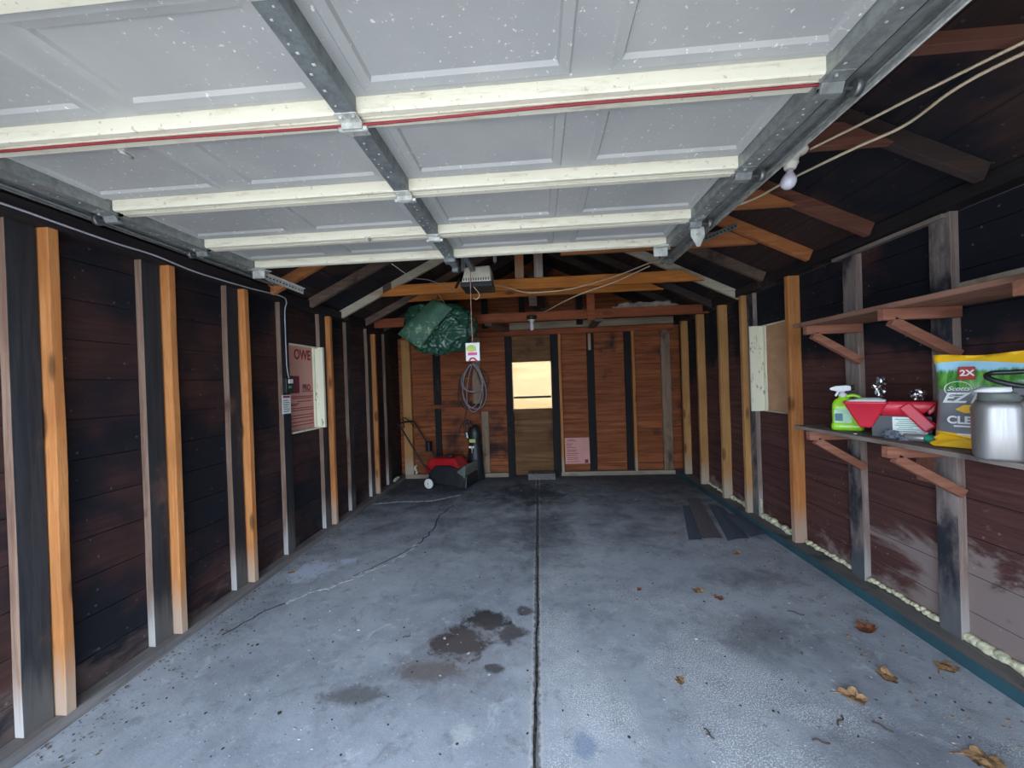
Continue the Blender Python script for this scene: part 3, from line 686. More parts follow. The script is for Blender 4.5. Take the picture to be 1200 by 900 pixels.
# boards outside, seen through the back window
bm = NB()
for k in range(13): box(bm, -2.6, 2.6, -0.012, 0.012, 0.10 + k * 0.152, 0.10 + (k + 1) * 0.152)
for xx in (-2.5, -0.9, 0.9, 2.5): box(bm, xx - 0.045, xx + 0.045, 0.012, 0.10, 0, 2.12)
tag(obj('board_fence', bm, M['fence'], loc=(0, 8.4, -0.06)), 'sunlit pale pine board fence outside the back window', 'fence')

def foam_board_left():
    t = thing('foam_board', 'pink foam insulation board filling the left wall window opening', 'insulation board', (-2.175, 3.385, 1.035))
    bm = NB(); box(bm, -0.022, 0.008, -0.235, 0.20, -0.03, 0.765); obj('board', bm, M['pink'], t)
    R = (pi/2, 0, pi/2)     # text reads towards +y, faces +x
    text('OWE', 0.125, M['print_red'], t, (0.0085, -0.075, 0.645), R, bold=0.004, sx=0.85)
    text('PRO', 0.075, M['print_maroon'], t, (0.0085, 0.035, 0.36), R, bold=0.003, sx=0.85)
    bm = NB(); box(bm, 0.008, 0.0092, -0.215, -0.01, 0.335, 0.49); obj('logo_patch', bm, M['print_maroon'], t)
    bm = NB()
    for z, a, b in ((0.345, .03, .19), (0.30, -.15, .19), (0.285, -.13, .18), (0.255, -.05, .17), (0.235, -.19, -.02), (0.222, -.18, -.05), (.195, -.2, .19), (.175, -.2, .19), (.13, -.2, .19), (.105, -.2, .19), (.07, -.2, .19), (.04, -.2, .19)):
        box(bm, 0.008, 0.0089, a, b, z, z + 0.008)
    obj('printed_lines', bm, M['print_red'], t)
foam_board_left()
t = thing('plywood_panel', 'tan plywood closing the window opening of right wall', 'panel', (2.125, 3.50, 1.055))
bm = NB(); box(bm, -0.003, 0.012, -0.26, 0.27, 0.1285, 0.80); obj('upper_sheet', bm, M['plywood'], t)
bm = NB(); box(bm, -0.0045, 0.012, -0.26, 0.27, -0.01, 0.1278); obj('lower_strip', bm, M['plywood'], t)
t = thing('foam_board', 'small pink foam board leaning on the back wall beside the door', 'insulation board', (0.54, YB - 0.05, 0.17), (radians(-2), 0, 0))
bm = NB(); box(bm, -0.18, 0.18, -0.012, 0.012, 0, 0.385); obj('board', bm, M['pink'], t)
bm = NB()
for z, a, b in ((.35, -.13, -.04), (.335, -.15, -.01), (.29, -.16, -.06), (.26, -.15, -.09), (.235, -.15, -.02), (.20, -.15, .0), (.18, -.15, -.02), (.15, -.15, .02), (.125, -.16, -.01), (.09, -.15, 0.01), (.065, -.15, .0), (.03, -.15, .02)):
    box(bm, a, b, -0.013, -0.0119, z, z + 0.007)
obj('printed_lines', bm, M['print_red'], t)
bm = NB(); box(bm, 0.105, 0.155, -0.0132, -0.0119, 0.01, 0.062); obj('logo_patch', bm, M['print_maroon'], t)
bm = NB(); box(bm, -.14, -.04, -0.1, -0.02, 0, .11)

# ------------------------------------------------------------------ roof timbers
def rafter(s, xa, xb, y, mat, label, h=0.088, drop=0.0, w=0.04, band=None):
    """sloping timber under the deck; s = side, xa/xb inner and lower |x|"""
    bm = NB(); c0 = (s * (xa + xb) / 2, y, deck_z((xa + xb) / 2) - drop - h / 2)
    P = []
    for (yy) in (-w/2, w/2):
        for (xx, dz) in ((xa, -h), (xb - 0.03, -h), (xb, -0.002), (xa, -0.002)):
            P.append(Vector((s * xx, y + yy, deck_z(xx) - drop + dz - 0.002)) - Vector(c0))
    hexa(bm, P)
    o = obj('roof_rafter', bm, mat, None, c0, bevel=0.0025)
    return tag(o, label, 'rafter', 'rafters under the roof')
RL = [(2.87, M['orange_rafter'], 'orange rafter end on left slope above the left door track', 2.06),
      (3.38, M['grey_rafter'], 'grey brown rafter on left slope above the left window', 2.06),
      (3.95, M['cream_wood'], 'whitewashed rafter on left slope running down to the pink board window', 2.08),
      (4.52, M['grey_rafter'], 'dark grey rafter on left slope beside the green tarp', 2.10),
      (5.06, M['dark_rafter'], 'dark rafter on left slope just behind the green tarp', 2.10)]
for y, m, l, xb in RL: rafter(-1, 0.02, xb, y, m, l)
for y, m, l, xb in ((2.40, M['red_rafter'], 'reddish rafter on right slope ending in a rounded tail near the bulb', 1.975),
                (2.88, M['orange_rafter'], 'bright orange rafter on right slope above the plywood window', 1.96),
                (3.44, M['grey_rafter'], 'dull brown rafter on right slope between the orange and cream ones', 1.96),
                (4.00, M['cream_wood'], 'cream whitewashed rafter on right slope beyond the door track end', 2.045),
                (4.52, M['dark_rafter'], 'dark rafter on right slope just beyond the cream rafter', 2.05),
                (5.06, M['dark_rafter'], 'dark rafter on right slope close to the back wall', 2.05),
                (1.80, M['dark_rafter'], 'blackened rafter on right slope above the two cream cables', 1.95)):
    rafter(1, 0.02, xb, y, m, l)
bm = NB(); P = []
for yy in (-0.026, -0.020):
    for xx, dz in ((1.49, -0.09), (1.58, -0.09), (1.58, -.003), (1.49, -.003)): P.append(Vector((-xx, 3.95 + yy, deck_z(xx) + dz)))
hexa(bm, P); tag(obj('rafter_band', bm, M['grey_rafter']), 'dark band across the whitewashed left rafter', 'wood block')  # thin darker band set across the near face of the rafter
bm = NB(); box(bm, -0.018, 0.018, YF, YB, 0, 0.09); struct(obj('trim_8', bm, M['dark_beam'], loc=(0, 0, 3.12)))
# cross beams
def beam(xa, xb, y, z0, z1, mat, label, cut=True, w=0.04, name='collar_beam'):
    bm = NB(); c0 = ((xa + xb) / 2, y, z0)
    k = (z1 - z0) / SL * 1.0 if cut else 0
    ca = k if (deck_z(xa) - z1) < 0.10 else 0; cb = k if (deck_z(xb) - z1) < 0.10 else 0
    P = []
    for yy in (-w/2, w/2):
        P += [Vector((xa, y+yy, z0)) - Vector(c0), Vector((xb, y+yy, z0)) - Vector(c0), Vector((xb - cb, y+yy, z1)) - Vector(c0), Vector((xa + ca, y+yy, z1)) - Vector(c0)]
    hexa(bm, P)
    return tag(obj(name, bm, mat, None, c0, bevel=0.0025), label, 'beam', 'cross beams under the roof')
beam(-1.62, 1.66, 3.92, 2.338, 2.445, M['new_wood_x'], 'bright orange cross beam behind the opener, nearest one beyond the door')
beam(-1.48, 1.42, 4.40, 2.375, 2.475, M['new_wood_x'], 'orange cross beam just behind and below the nearest one')
beam(-2.10, 2.05, 4.76, 2.145, 2.255, M['red_wood_x'], 'red brown cross beam carrying the far bulb, spanning wall to wall', cut=False)
beam(0.2, 1.62, 2.93, 2.345, 2.445, M['orange_rafter'], 'orange cross beam end under the bright orange rafter')
beam(0.2, 1.50, 2.33, 2.36, 2.455, M['orange_rafter'], 'orange cross beam end right of the door beside the near bulb')
beam(0.2, 1.52, 1.745, 2.352, 2.450, M['red_rafter'], 'reddish cross beam end holding the near bulb holder')
beam(0.2, 1.72, 1.25, 2.355, 2.395, M['red_rafter'], 'brown cross beam end at top right, crossed by the cables')
bm = NB(); box(bm, -0.045, 0.045, -0.02, 0.02, 0, 0.55)
for x, m, l in ((-0.155, M['new_wood'], 'orange upright post standing on nearest cross beam behind the opener'), (0.04, M['old_edge'], 'grey brown upright post beside the orange one on nearest beam')):
    b2 = bm.copy(); tag(obj('king_post', b2, m, None, (x, 3.962, 2.38), bevel=0.002), l, 'post', 'short posts on the cross beam')
bm.free()
for x, y, z0, z1, m, l in ((-0.03, 4.44, 2.27, 2.65, M['grey_rafter'], 'dark hanger block under the second orange beam'),
                        (0.66, 4.72, 2.12, 2.62, M['red_wood_x'], 'red brown hanger tying the two far beams together at right'),
                        (-0.20, 5.55, 2.3, 2.9, M['black_stud'], 'black upright in the gable left of the far bulb'),
                        (0.62, 5.62, 2.2, 2.72, M['black_stud'], 'black upright in the gable right of the far bulb'),
                        (-0.75, 5.62, 2.2, 2.66, M['black_stud'], 'black upright in the gable behind the opener cord')):
    bm = NB(); box(bm, -0.045, 0.045, -0.018, 0.018, 0, z1 - z0); tag(obj('hanger_post', bm, m, None, (x, y, z0), bevel=0.002), l, 'post', 'short posts at the back')
for a, b, l in (((-0.60, 4.80, 2.14), (-0.44, 5.70, 2.17), 'small wood brace slanting to top plate left of the back door'), ((0.76, 4.80, 2.135), (0.80, 5.68, 2.17), 'small wood brace slanting down to top plate right of far bulb')):
    c = (Vector(a) + Vector(b)) / 2; bm = NB(); bar(bm, Vector(a) - c, Vector(b) - c, 0.09, 0.04)
    tag(obj('plate_brace', bm, M['grey_rafter'], None, c, bevel=0.002), l, 'brace', 'braces to the back plate')
bm = NB(); N = 44; rows = []
for i in range(N + 1):
    x = -.38 + .78 * i / N; row = []
    for j in range(7):
        v = j / 6; h = (.045 + .035 * noise.noise(Vector((x * 9, 1, 2)))) * v * (1.25 if .1 < i / N < .9 else .5)
        row.append(bm.verts.new((x + .02 * noise.noise(Vector((x * 20, v * 4, 3))), -.012 + .03 * noise.noise(Vector((x * 12, v * 5, 7))), h)))
    rows.append(row)
for p, q in zip(rows, rows[1:]):
    for j in range(6): bm.faces.new((p[j], q[j], q[j+1], p[j+1]))
o = obj('insulation_scrap', bm, M['insul_grey'], None, (1.30, 4.765, 2.256), smooth=True); md = o.modifiers.new('solid', 'SOLIDIFY'); md.thickness = .008
tag(o, 'crumpled grey insulation scrap lying on the red brown far beam', 'insulation')
# header boards on the right wall
bm = NB(); box(bm, -0.02, 0.02, -0.36, 0.36, -0.011, 0.011)
tag(obj('batten', bm, M['shelf_wood'], None, (2.03, 2.41, 2.150), bevel=0.002), 'thin pale horizontal batten high on right wall between two studs', 'board')

# ------------------------------------------------------------------ garage door
DZ = 2.215
DX0, DX1 = -1.90, 0.885
bounds = [-0.16, 0.275, 0.715, 1.155, 1.62, 2.09, 2.475]
door = thing('garage_door', 'white panelled overhead garage door raised flat under the roof', 'garage door', (-0.52, 1.2, DZ))
O = Vector((-0.52, 1.2, DZ))
def dobj(name, bm, mat, parent=door, **k):
    for v in bm.verts: v.co -= O
    return obj(name, bm, mat, parent, **k)
panx = [(-1.86, -1.29), (-1.19, -0.595), (-0.475, 0.12), (0.22, 0.815)]
for i in range(len(bounds) - 1):
    ya, yb = bounds[i] + 0.03, bounds[i+1] - 0.038
    zs = DZ + 0.045
    bm = NB()
    # stamped skin seen from below
    xs = sorted({DX0, DX1} | {x for p in panx for x in p}); my0, my1 = ya + 0.035, yb - 0.022
    def quad(P): bm.faces.new([bm.verts.new(p) for p in P])
    quad([(DX0, ya - .02, zs), (DX1, ya - .02, zs), (DX1, my0, zs), (DX0, my0, zs)])
    quad([(DX0, my1, zs), (DX1, my1, zs), (DX1, yb + .02, zs), (DX0, yb + .02, zs)])
    prevx = DX0
    for (a, b) in panx + [(DX1, DX1)]:
        quad([(prevx, my0, zs), (a, my0, zs), (a, my1, zs), (prevx, my1, zs)]); prevx = b
    for (a, b) in panx:
        rings = [((a, my0, b, my1), zs), ((a + .006, my0 + .020, b - .006, my1 - .006), zs - .007), ((a + .034, my0 + .042, b - .034, my1 - .034), zs - .004), ((a + .040, my0 + .048, b - .040, my1 - .042), zs + .007)]
        V = [[bm.verts.new(p) for p in ((r[0], r[1], z), (r[2], r[1], z), (r[2], r[3], z), (r[0], r[3], z))] for r, z in rings]
        for p, q in zip(V, V[1:]):
            for k in range(4): bm.faces.new((p[k], p[(k+1) % 4], q[(k+1) % 4], q[k]))
        bm.faces.new(V[-1])
    box(bm, DX0, DX1, bounds[i] + .004, bounds[i+1] - .004, zs + 0.016, zs + 0.021)
    sec = dobj('door_section', bm, M['door_skin'])
    # rails along both long edges
    def rail(y0, y1, far, ext0=DX0 + .06, ext1=DX1 - .05):
        bm = NB(); z0 = DZ
        if far: prof = [(y0, z0+.045), (y0, z0+.006), (y0+.005, z0), (y1-.018, z0), (y1-.015, z0+.005), (y1-.010, z0+.005), (y1-.007, z0+.001), (y1-.002, z0+.001), (y1, z0+.006), (y1, z0+.045)]
        else: prof = [(y0, z0+.045), (y0, z0+.004), (y0+.004, z0), (y1-.004, z0), (y1, z0+.004), (y1, z0+.045)]
        prism(bm, [(ext0, y, z) for y, z in prof], (ext1 - ext0, 0, 0)); return dobj('edge_rail', bm, M['rail'], sec_parent)
    sec_parent = sec
    rail(bounds[i+1] - 0.040, bounds[i+1] - 0.001, True)
    rail(bounds[i] + 0.001, bounds[i] + (0.036 if i else 0.03), False)
    # stiles
    def stile(xa, xb, dots=True, flange=0):
        bm = NB(); y0, y1 = bounds[i] + 0.012, bounds[i+1] - 0.012
        box(bm, xa, xb, y0, y1, DZ - 0.008, DZ - 0.004); box(bm, xa, xa + .004, y0, y1, DZ - 0.004, DZ + .045); box(bm, xb - .004, xb, y0, y1, DZ - 0.004, DZ + .045)
        if dots:
            n = int((y1 - y0) / 0.030)
            for k in range(n):
                if random.random() < 0.3: continue
                yy = y0 + 0.02 + k * 0.030 + random.uniform(-.004, .004); xx = (xa + xb) / 2 + random.choice((-.012, .012)) + random.uniform(-.004, .004); r = random.uniform(.0018, .0042)
                box(bm, xx - r, xx + r, yy - r * .8, yy + r * .8, DZ - 0.0095, DZ - 0.0079, m=1)  # pale raised specks standing in for bright perforation holes
        return dobj('stile', bm, [M['galv_dark'] if flange else M['galv'], M['hole_dot']])
    stile(-0.568, -0.510, True, 1)
    stile(0.812, 0.880)
    stile(-1.925, -1.845)
# red safety string along the seam
bm = NB(); tube(bm, [(-1.80, 1.152, DZ - .004), (-1.2, 1.150, DZ - .005), (-.54, 1.153, DZ - .012), (0.1, 1.150, DZ - .006), (.50, 1.154, DZ - .004), (0.84, 1.152, DZ - .005)], 0.0042, 6, smooth=6)
dobj('seam_string', bm, M['door_string'])
# hinges and rollers
for yb in bounds[1:-1]:
    bm = NB(); x = -0.539
    box(bm, x - .034, x + .034, yb - .055, yb + .05, DZ - .011, DZ - .008); box(bm, x - .032, x + .032, yb - .014, yb + .012, DZ - .028, DZ - .009)
    tube(bm, [(x - .045, yb, DZ - .022), (x + .045, yb, DZ - .022)], .008, 10)
    for a in (-.02, .02):
        for b in (-.04, .036): tube(bm, [(x + a, yb + b, DZ - .010), (x + a, yb + b, DZ - .018)], .006, 6)
    dobj('hinge', bm, M['galv_bright'], bevel=0.001)
    for s, xs in ((1, 0.846), (-1, -1.885)):
        bm = NB(); box(bm, xs - .03, xs + .03, yb - .06, yb + .055, DZ - .012, DZ - .008)
        prism(bm, [(xs - .03, yb - .02, DZ - .012), (xs + .03, yb - .02, DZ - .012), (xs + .03, yb - .008, DZ - .036), (xs - .03, yb - .008, DZ - .036)], (0, .024, 0))
        for b in (-.045, .04): tube(bm, [(xs - .012, yb + b, DZ - .010), (xs - .012, yb + b, DZ - .02)], .007, 6)
        h = dobj('roller_hinge', bm, M['galv'], bevel=0.001)
        bm = NB(); tube(bm, [(xs - s * .03, yb, DZ - .020), (xs + s * .075, yb, DZ - .020)], .0055, 8); tube(bm, [(xs + s * .062, yb, DZ - .020), (xs + s * .082, yb, DZ - .020)], .022, 16)
        dobj('roller', bm, M['roller'], h)
# bottom fixtures at the far corners, lock bracket
for s, xs in ((1, 0.80), (-1, -1.83)):
    bm = NB(); prism(bm, [(xs - .055, 2.44, DZ - .012), (xs + .02, 2.41, DZ - .012), (xs + .06, 2.50, DZ - .012), (xs - .03, 2.545, DZ - .012)], (0, 0, .006))
    box(bm, xs - .055, xs + .03, 2.47, 2.478, DZ - .06, DZ + .03)
    for k in range(3): tube(bm, [(xs - .02 + k * .02, 2.467, DZ - .03 + k * .01), (xs - .02 + k * .02, 2.46, DZ - .03 + k * .01)], .006, 6)
    dobj('corner_fixture', bm, M['galv_bright'], bevel=0.001)
bm = NB(); box(bm, -0.575, -0.505, 2.44, 2.50, DZ - .03, DZ - .006); bar(bm, (-0.54, 2.48, DZ - .02), (-0.53, 2.62, DZ - .02), .04, .012); box(bm, -0.56, -0.52, 2.60, 2.64, DZ - .045, DZ + .03)
dobj('opener_bracket', bm, M['galv_dark'], bevel=0.001)
for x, y in ((-1.35, 1.21), (-0.90, 2.06)):
    bm = NB(); box(bm, x - .012, x + .012, y - .018, y + .018, DZ - .004, DZ + .002); tube(bm, [(x, y - .02, DZ - .008), (x, y + .02, DZ - .008)], .005, 6)
    dobj('rivet_plate', bm, M['galv_bright'])

# tracks
def track(side, xs, y0, y1, label):
    t = thing('door_track', label, 'door track', (xs, y0, DZ))
    Lr = y1 - y0
    bm = NB(); k = side
    prof = [(0.0, 0.022), (0.020, 0.026), (0.048, 0.024), (0.056, 0.014), (0.052, 0.000), (0.040, -0.010), (0.028, -0.012)]
    ip = [(x - 0.0025, z - 0.003 if z > 0.01 else z + .0025) for x, z in prof]
    pts = [(k * x, 0, z) for x, z in prof] + [(k * x, 0, z) for x, z in ip[::-1]]
    prism(bm, pts, (0, Lr, 0)); obj('channel', bm, M['galv'], t)
    bm = NB(); box(bm, min(0.052*k, 0.056*k), max(0.052*k, 0.056*k), 0, Lr, -0.014, 0.022)
    tube(bm, [(0.053*k, 0, -0.014), (0.053*k, Lr, -0.014)], 0.0035, 8); obj('outer_lip', bm, M['galv_bright'] if side > 0 else M['galv'], t)
    bm = NB(); box(bm, min(-.02*k, .03*k), max(-.02*k, .03*k), Lr - .10, Lr, -0.006, 0.0)
    for yy in (Lr - .08, Lr - .03): tube(bm, [(0.01*k, yy, -.006), (0.01*k, yy, -.02)], .007, 6)
    obj('end_bracket', bm, M['galv_dark'], t, bevel=0.001)
    return t
tr = track(1, 0.915, -0.4, 2.84, 'right galvanized overhead door track ending near the orange rafter')
tl = track(-1, -1.945, -0.4, 2.84, 'left galvanized overhead door track along the left wall')
def perforated(label, a, b, mat, w=0.032, name='hanger_angle'):
    a, b = Vector(a), Vector(b); c = a; d = b - a; L = d.length
    bm = NB(); n = int(L / 0.026)
    bar(bm, (0, 0, 0), d, 0.003, w, up=(0, 0.2, 1)); bar(bm, Vector((0, .014, w/2)), d + Vector((0, .014, w/2)), 0.03, 0.003, up=(0, 0.2, 1))
    for k in range(n):
        p = d * ((k + .5) / n); bar(bm, p - d.normalized() * .006 + Vector((0, -.002, 0)), p + d.normalized() * .006 + Vector((0, -.002, 0)), 0.003, 0.010, up=(0, .2, 1), m=1)
    return tag(obj(name, bm, [mat, M['black_plastic']], None, c), label, 'metal strap', 'perforated hanger straps')
perforated('long perforated angle from right track end up to the orange rafter', (0.885, 2.842, 2.255), (1.44, 2.842, 2.455), M['galv_dark'])
bm = NB(); prism(bm, [(-.035, 0, 0), (.035, 0, 0), (.038, 0, -.05), (.012, 0, -.105), (-.004, 0, -.108), (-.034, 0, -.05)], (0, .004, 0)); tube(bm, [(0.004, -.002, -.045), (0.004, -.01, -.045)], .010, 8)
box(bm, -.035, .035, 0, .03, -.004, 0)
tag(obj('corner_plate', bm, M['galv_bright'], None, (0.87, 2.12, 2.195), bevel=0.0008), 'pale pointed metal plate hanging below the right track', 'metal plate')
perforated('perforated strap plate near the end of the left track', (-1.875, 2.58, 2.200), (-1.79, 2.88, 2.160), M['galv_bright'], 0.045)
perforated('perforated strap holding the opener up on its right side', (-0.33, 3.22, 2.40), (-0.33, 3.24, 2.62), M['strap'], 0.03)
perforated('perforated strap holding the opener up on its left side', (-0.60, 3.22, 2.34), (-0.60, 3.24, 2.60), M['strap'], 0.03)
# ------------------------------------------------------------------ opener
t = thing('door_opener', 'cream garage door opener hanging behind the raised door', 'door opener', (-0.47, 3.24, 2.19))
bm = NB(); prism(bm, [(-.135, -.13, .0), (.125, -.13, .0), (.125, -.13, .04), (-.135, -.13, .04)], (0, .26, 0)); obj('base', bm, M['black_plastic'], t, bevel=0.004)
bm = NB(); P = []
hexa(bm, [(-.13, -.13, .035), (.118, -.13, .035), (.118, .13, .035), (-.13, .13, .035), (-.095, -.11, .165), (.108, -.11, .172), (.108, .12, .172), (-.095, .12, .165)])
obj('cover', bm, M['opener_cover'], t, bevel=0.014)
bm = NB()
for k in range(11): bar(bm, (-.105 + k * .02, -.135, .045), (-.105 + k * .02, -.133, .068), .008, .006, up=(1, 0, 0))
obj('vent_slots', bm, M['dark_rubber'], t)
bm = NB(); bar(bm, (-.03, -.12, .135), (0.0, -3.4, .145), .035, .03); obj('opener_rail', bm, M['galv_dark'], t)
bm = NB(); tube(bm, [(-.045, -.14, .19), (-.047, -.15, .05), (-.05, -.152, -.2), (-.048, -.15, -.46)], .0035, 6, smooth=4); tube(bm, [(-.045, -.14, .205), (-.045, -.14, .17)], .012, 8); obj('pull_cord', bm, M['cord_red'], t)
bm = NB(); tube(bm, [(-.03, -.12, 0), (.01, -.14, -.05), (.02, -.145, -.085), (-.005, -.14, -.11), (-.03, -.14, -.10)], .003, 6, smooth=6); obj('antenna_wire', bm, M['cream_cable'], t)
bm = NB(); bar(bm, (-.15, -.05, .10), (-.18, -.1, -.0), .018, .018); obj('release_lever', bm, M['black_plastic'], t, bevel=.003)
t = thing('hang_tag', 'white printed card hanging on the red opener pull cord', 'tag', (-0.518, 3.085, 1.585))
bm = NB(); box(bm, -.056, .056, -.0015, .0015, 0, .145); obj('card', bm, M['paper'], t)
bm = NB(); box(bm, -.04, .035, -.0025, -.0014, .045, .068); obj('pink_print', bm, M['print_pink'], t)
bm = NB(); bmesh.ops.create_cone(bm, cap_ends=True, segments=20, radius1=.032, radius2=.032, depth=.0012, matrix=Matrix.Translation((-.012, -.002, .1)) @ Matrix.Rotation(pi/2, 4, 'X') @ Matrix.Diagonal((1.3, .9, 1, 1))); box(bm, -.03, .03, -.0028, -.0014, .078, .092); obj('green_picture', bm, M['print_green'], t)
bm = NB(); tube(bm, [(-.03, -.003, .0), (-.015, -.01, .018), (.01, -.01, .018), (.035, -.003, -.006)], .007, 8, smooth=5); obj('red_handle', bm, M['red_plastic'], t)

# ------------------------------------------------------------------ tarp bundle
t = thing('tarp_bundle', 'crumpled green tarp bundle hanging from the beams at the back left', 'tarp', (-1.10, 4.30, 2.06))
bm = NB(); bmesh.ops.create_icosphere(bm, subdivisions=6, radius=1.0)
for v in bm.verts:
    p = v.co.copy(); q = Vector((p.x * 1.3, p.y, p.z * 1.3))
    d1 = noise.noise(q * 1.7 + Vector((3, 1, 5))); w_ = Vector((noise.noise(q * 1.5), noise.noise(q * 1.5 + Vector((7, 3, 1))), noise.noise(q * 1.5 + Vector((1, 9, 4)))))
    rdg = 1 - abs(noise.noise(q * 2.6 + w_ * 1.2)); rdg2 = 1 - abs(noise.noise(q * 6.0 + w_ * 2.0)); rdg3 = 1 - abs(noise.noise(q * 13.0 + w_ * 2.5))
    r = 0.80 + 0.14 * d1 + 0.26 * (rdg - .7) + 0.13 * (rdg2 - .7) + 0.05 * (rdg3 - .7)
    p = p * r
    p.x *= 0.47; p.y *= 0.27; p.z *= 0.37
    if p.z > 0.21: p.z = 0.21 + (p.z - 0.21) * 0.3
    if p.x < 0: p.z += 0.05 * (-p.x) 
    v.co = p
obj('folds', bm, M['tarp'], t, smooth=True)
bm = NB(); A, B, Cc, D = Vector((-.36, -.26, -.10)), Vector((-.13, -.25, -.26)), Vector((.24, -.27, .14)), Vector((.02, -.25, .25)); N = 18
grid = [[None] * (N + 1) for _ in range(N + 1)]
for i in range(N + 1):
    for j in range(N + 1):
        u, w = i / N, j / N; p = A * (1-u) * (1-w) + B * (1-u) * w + Cc * u * w + D * u * (1-w)
        p.y += -0.035 - 0.045 * sin(pi * w) - .03 * sin(pi * u) + 0.02 * noise.noise(p * 7); grid[i][j] = bm.verts.new(p)
for i in range(N):
    for j in range(N): bm.faces.new((grid[i][j], grid[i+1][j], grid[i+1][j+1], grid[i][j+1]))
o = obj('folded_flap', bm, M['tarp_flap'], t, smooth=True); md = o.modifiers.new('solid', 'SOLIDIFY'); md.thickness = .012
bm = NB(); tube(bm, [(-.372, -.27, -.098), (-.25, -.295, -.18), (-.125, -.26, -.268)], .009, 6, smooth=4); obj('hem', bm, M['tarp_flap'], t)
bm = NB(); tube(bm, [(-.05, -.02, .18), (-.04, .0, .28), (0.0, .09, .42), (.03, .105, .44)], .006, 6, smooth=4); tube(bm, [(.12, -.05, .18), (.11, -.2, .24), (.10, -.36, .29)], .006, 6, smooth=4); tube(bm, [(.12, .1, .10), (.11, .3, .15), (.10, .445, .20)], .006, 6, smooth=4); obj('tie_rope', bm, M['cord_red'], t)

# ------------------------------------------------------------------ bulbs and cables
def bulb_fitting(loc, tilt, label, base, tube_bulb=False):
    t = thing('light_fitting', label, 'light bulb', loc, tilt)
    if not tube_bulb:
        bm = NB(); lathe(bm, [(0, 0), (.056, 0), (.058, -.006), (.054, -.016), (.040, -.021), (.030, -.026), (.027, -.05), (.030, -.055), (.027, -.060), (.022, -.078), (.018, -.080), (0, -.080)], 28); obj('socket', bm, base, t)
        bm = NB(); lathe(bm, [(0.0, -.079), (.013, -.082), (.014, -.094), (.022, -.105), (.0295, -.122), (.030, -.135), (.025, -.150), (.014, -.160), (0, -.163)], 24); obj('bulb', bm, M['bulb'], t)
    else:
        bm = NB(); lathe(bm, [(0, 0), (.062, 0), (.062, -.03), (.045, -.038), (.024, -.04), (.022, -.05), (0, -.05)], 24); obj('socket', bm, base, t)
        bm = NB(); lathe(bm, [(0, -.045), (.05, -.046), (.05, -.052), (.026, -.054), (.024, -.08), (0, -.08)], 20); obj('collar', bm, M['porcelain'], t)
        bm = NB(); lathe(bm, [(0, -.079), (.018, -.082), (.024, -.10), (.026, -.14), (.022, -.165), (0, -.178)], 20); obj('bulb', bm, M['bulb'], t)
    return t
bulb_fitting((1.115, 1.735, 2.352), (radians(4), radians(6), 0), 'white porcelain holder with frosted bulb right of the garage door', M['porcelain'])
bulb_fitting((-0.055, 4.72, 2.20), (0, 0, 0), 'small bulb in dark holder on the far red brown beam', M['black_plastic'], True)
def cable(pts, r, mat, label, name='electric_cable', group=None, k=8):
    c = Vector(pts[0]); bm = NB(); tube(bm, [Vector(p) - c for p in pts], r, 6, smooth=k)
    return tag(obj(name, bm, mat, None, c), label, 'cable', group)
cable([(1.177, 1.720, 2.342), (1.255, 1.556, 2.335), (1.327, 1.406, 2.333), (1.432, 1.215, 2.331), (1.573, 0.977, 2.322), (1.736, 0.651, 2.268)], .0052, M['cream_cable'], 'upper of two cream cables running to the top right corner')
cable([(1.042, 2.279, 2.328), (1.172, 2.132, 2.328), (1.226, 1.935, 2.322), (1.338, 1.703, 2.322), (1.415, 1.566, 2.322), (1.427, 1.399, 2.333), (1.476, 1.254, 2.328), (1.627, 0.977, 2.311), (1.790, 0.651, 2.268)], .006, M['cream_cable'], 'lower cream cable with a sag passing behind the near bulb')
cable([(1.193, 3.142, 2.390), (1.097, 3.728, 2.486), (0.852, 3.834, 2.422), (0.639, 3.855, 2.369), (0.319, 3.855, 2.300), (-0.064, 3.855, 2.289), (-0.266, 3.834, 2.343), (-0.373, 3.621, 2.316)], .006, M['cream_cable'], 'cream cable looping along the nearest orange beam to the opener')
cable([(1.097, 3.770, 2.465), (0.799, 3.855, 2.358), (0.511, 3.866, 2.273), (0.319, 4.153, 2.252), (0.128, 4.633, 2.241), (0.000, 5.005, 2.268)], .006, M['cream_cable'], 'cream cable dropping down to the far bulb')
cable([(-0.95, 2.53, 2.22), (-.90, 2.8, 2.20), (-.84, 3.1, 2.25), (-.72, 3.5, 2.25)], .003, M['grey_cable'], 'thin dark wire dangling below the far door edge left of opener')
cable([(-2.02, .9, 2.150), (-2.02, 1.347, 2.150), (-2.02, 1.531, 2.145), (-2.02, 1.731, 2.14), (-2.02, 1.938, 2.143), (-2.02, 2.196, 2.125), (-2.02, 2.607, 2.133), (-2.02, 2.95, 2.15), (-2.03, 3.03, 2.12), (-2.06, 3.05, 2.04), (-2.075, 3.07, 1.75), (-2.075, 3.075, 1.58), (-2.07, 3.09, 1.49)], .0045, M['grey_cable'], 'thin grey cable along top of left wall down to the switch box')
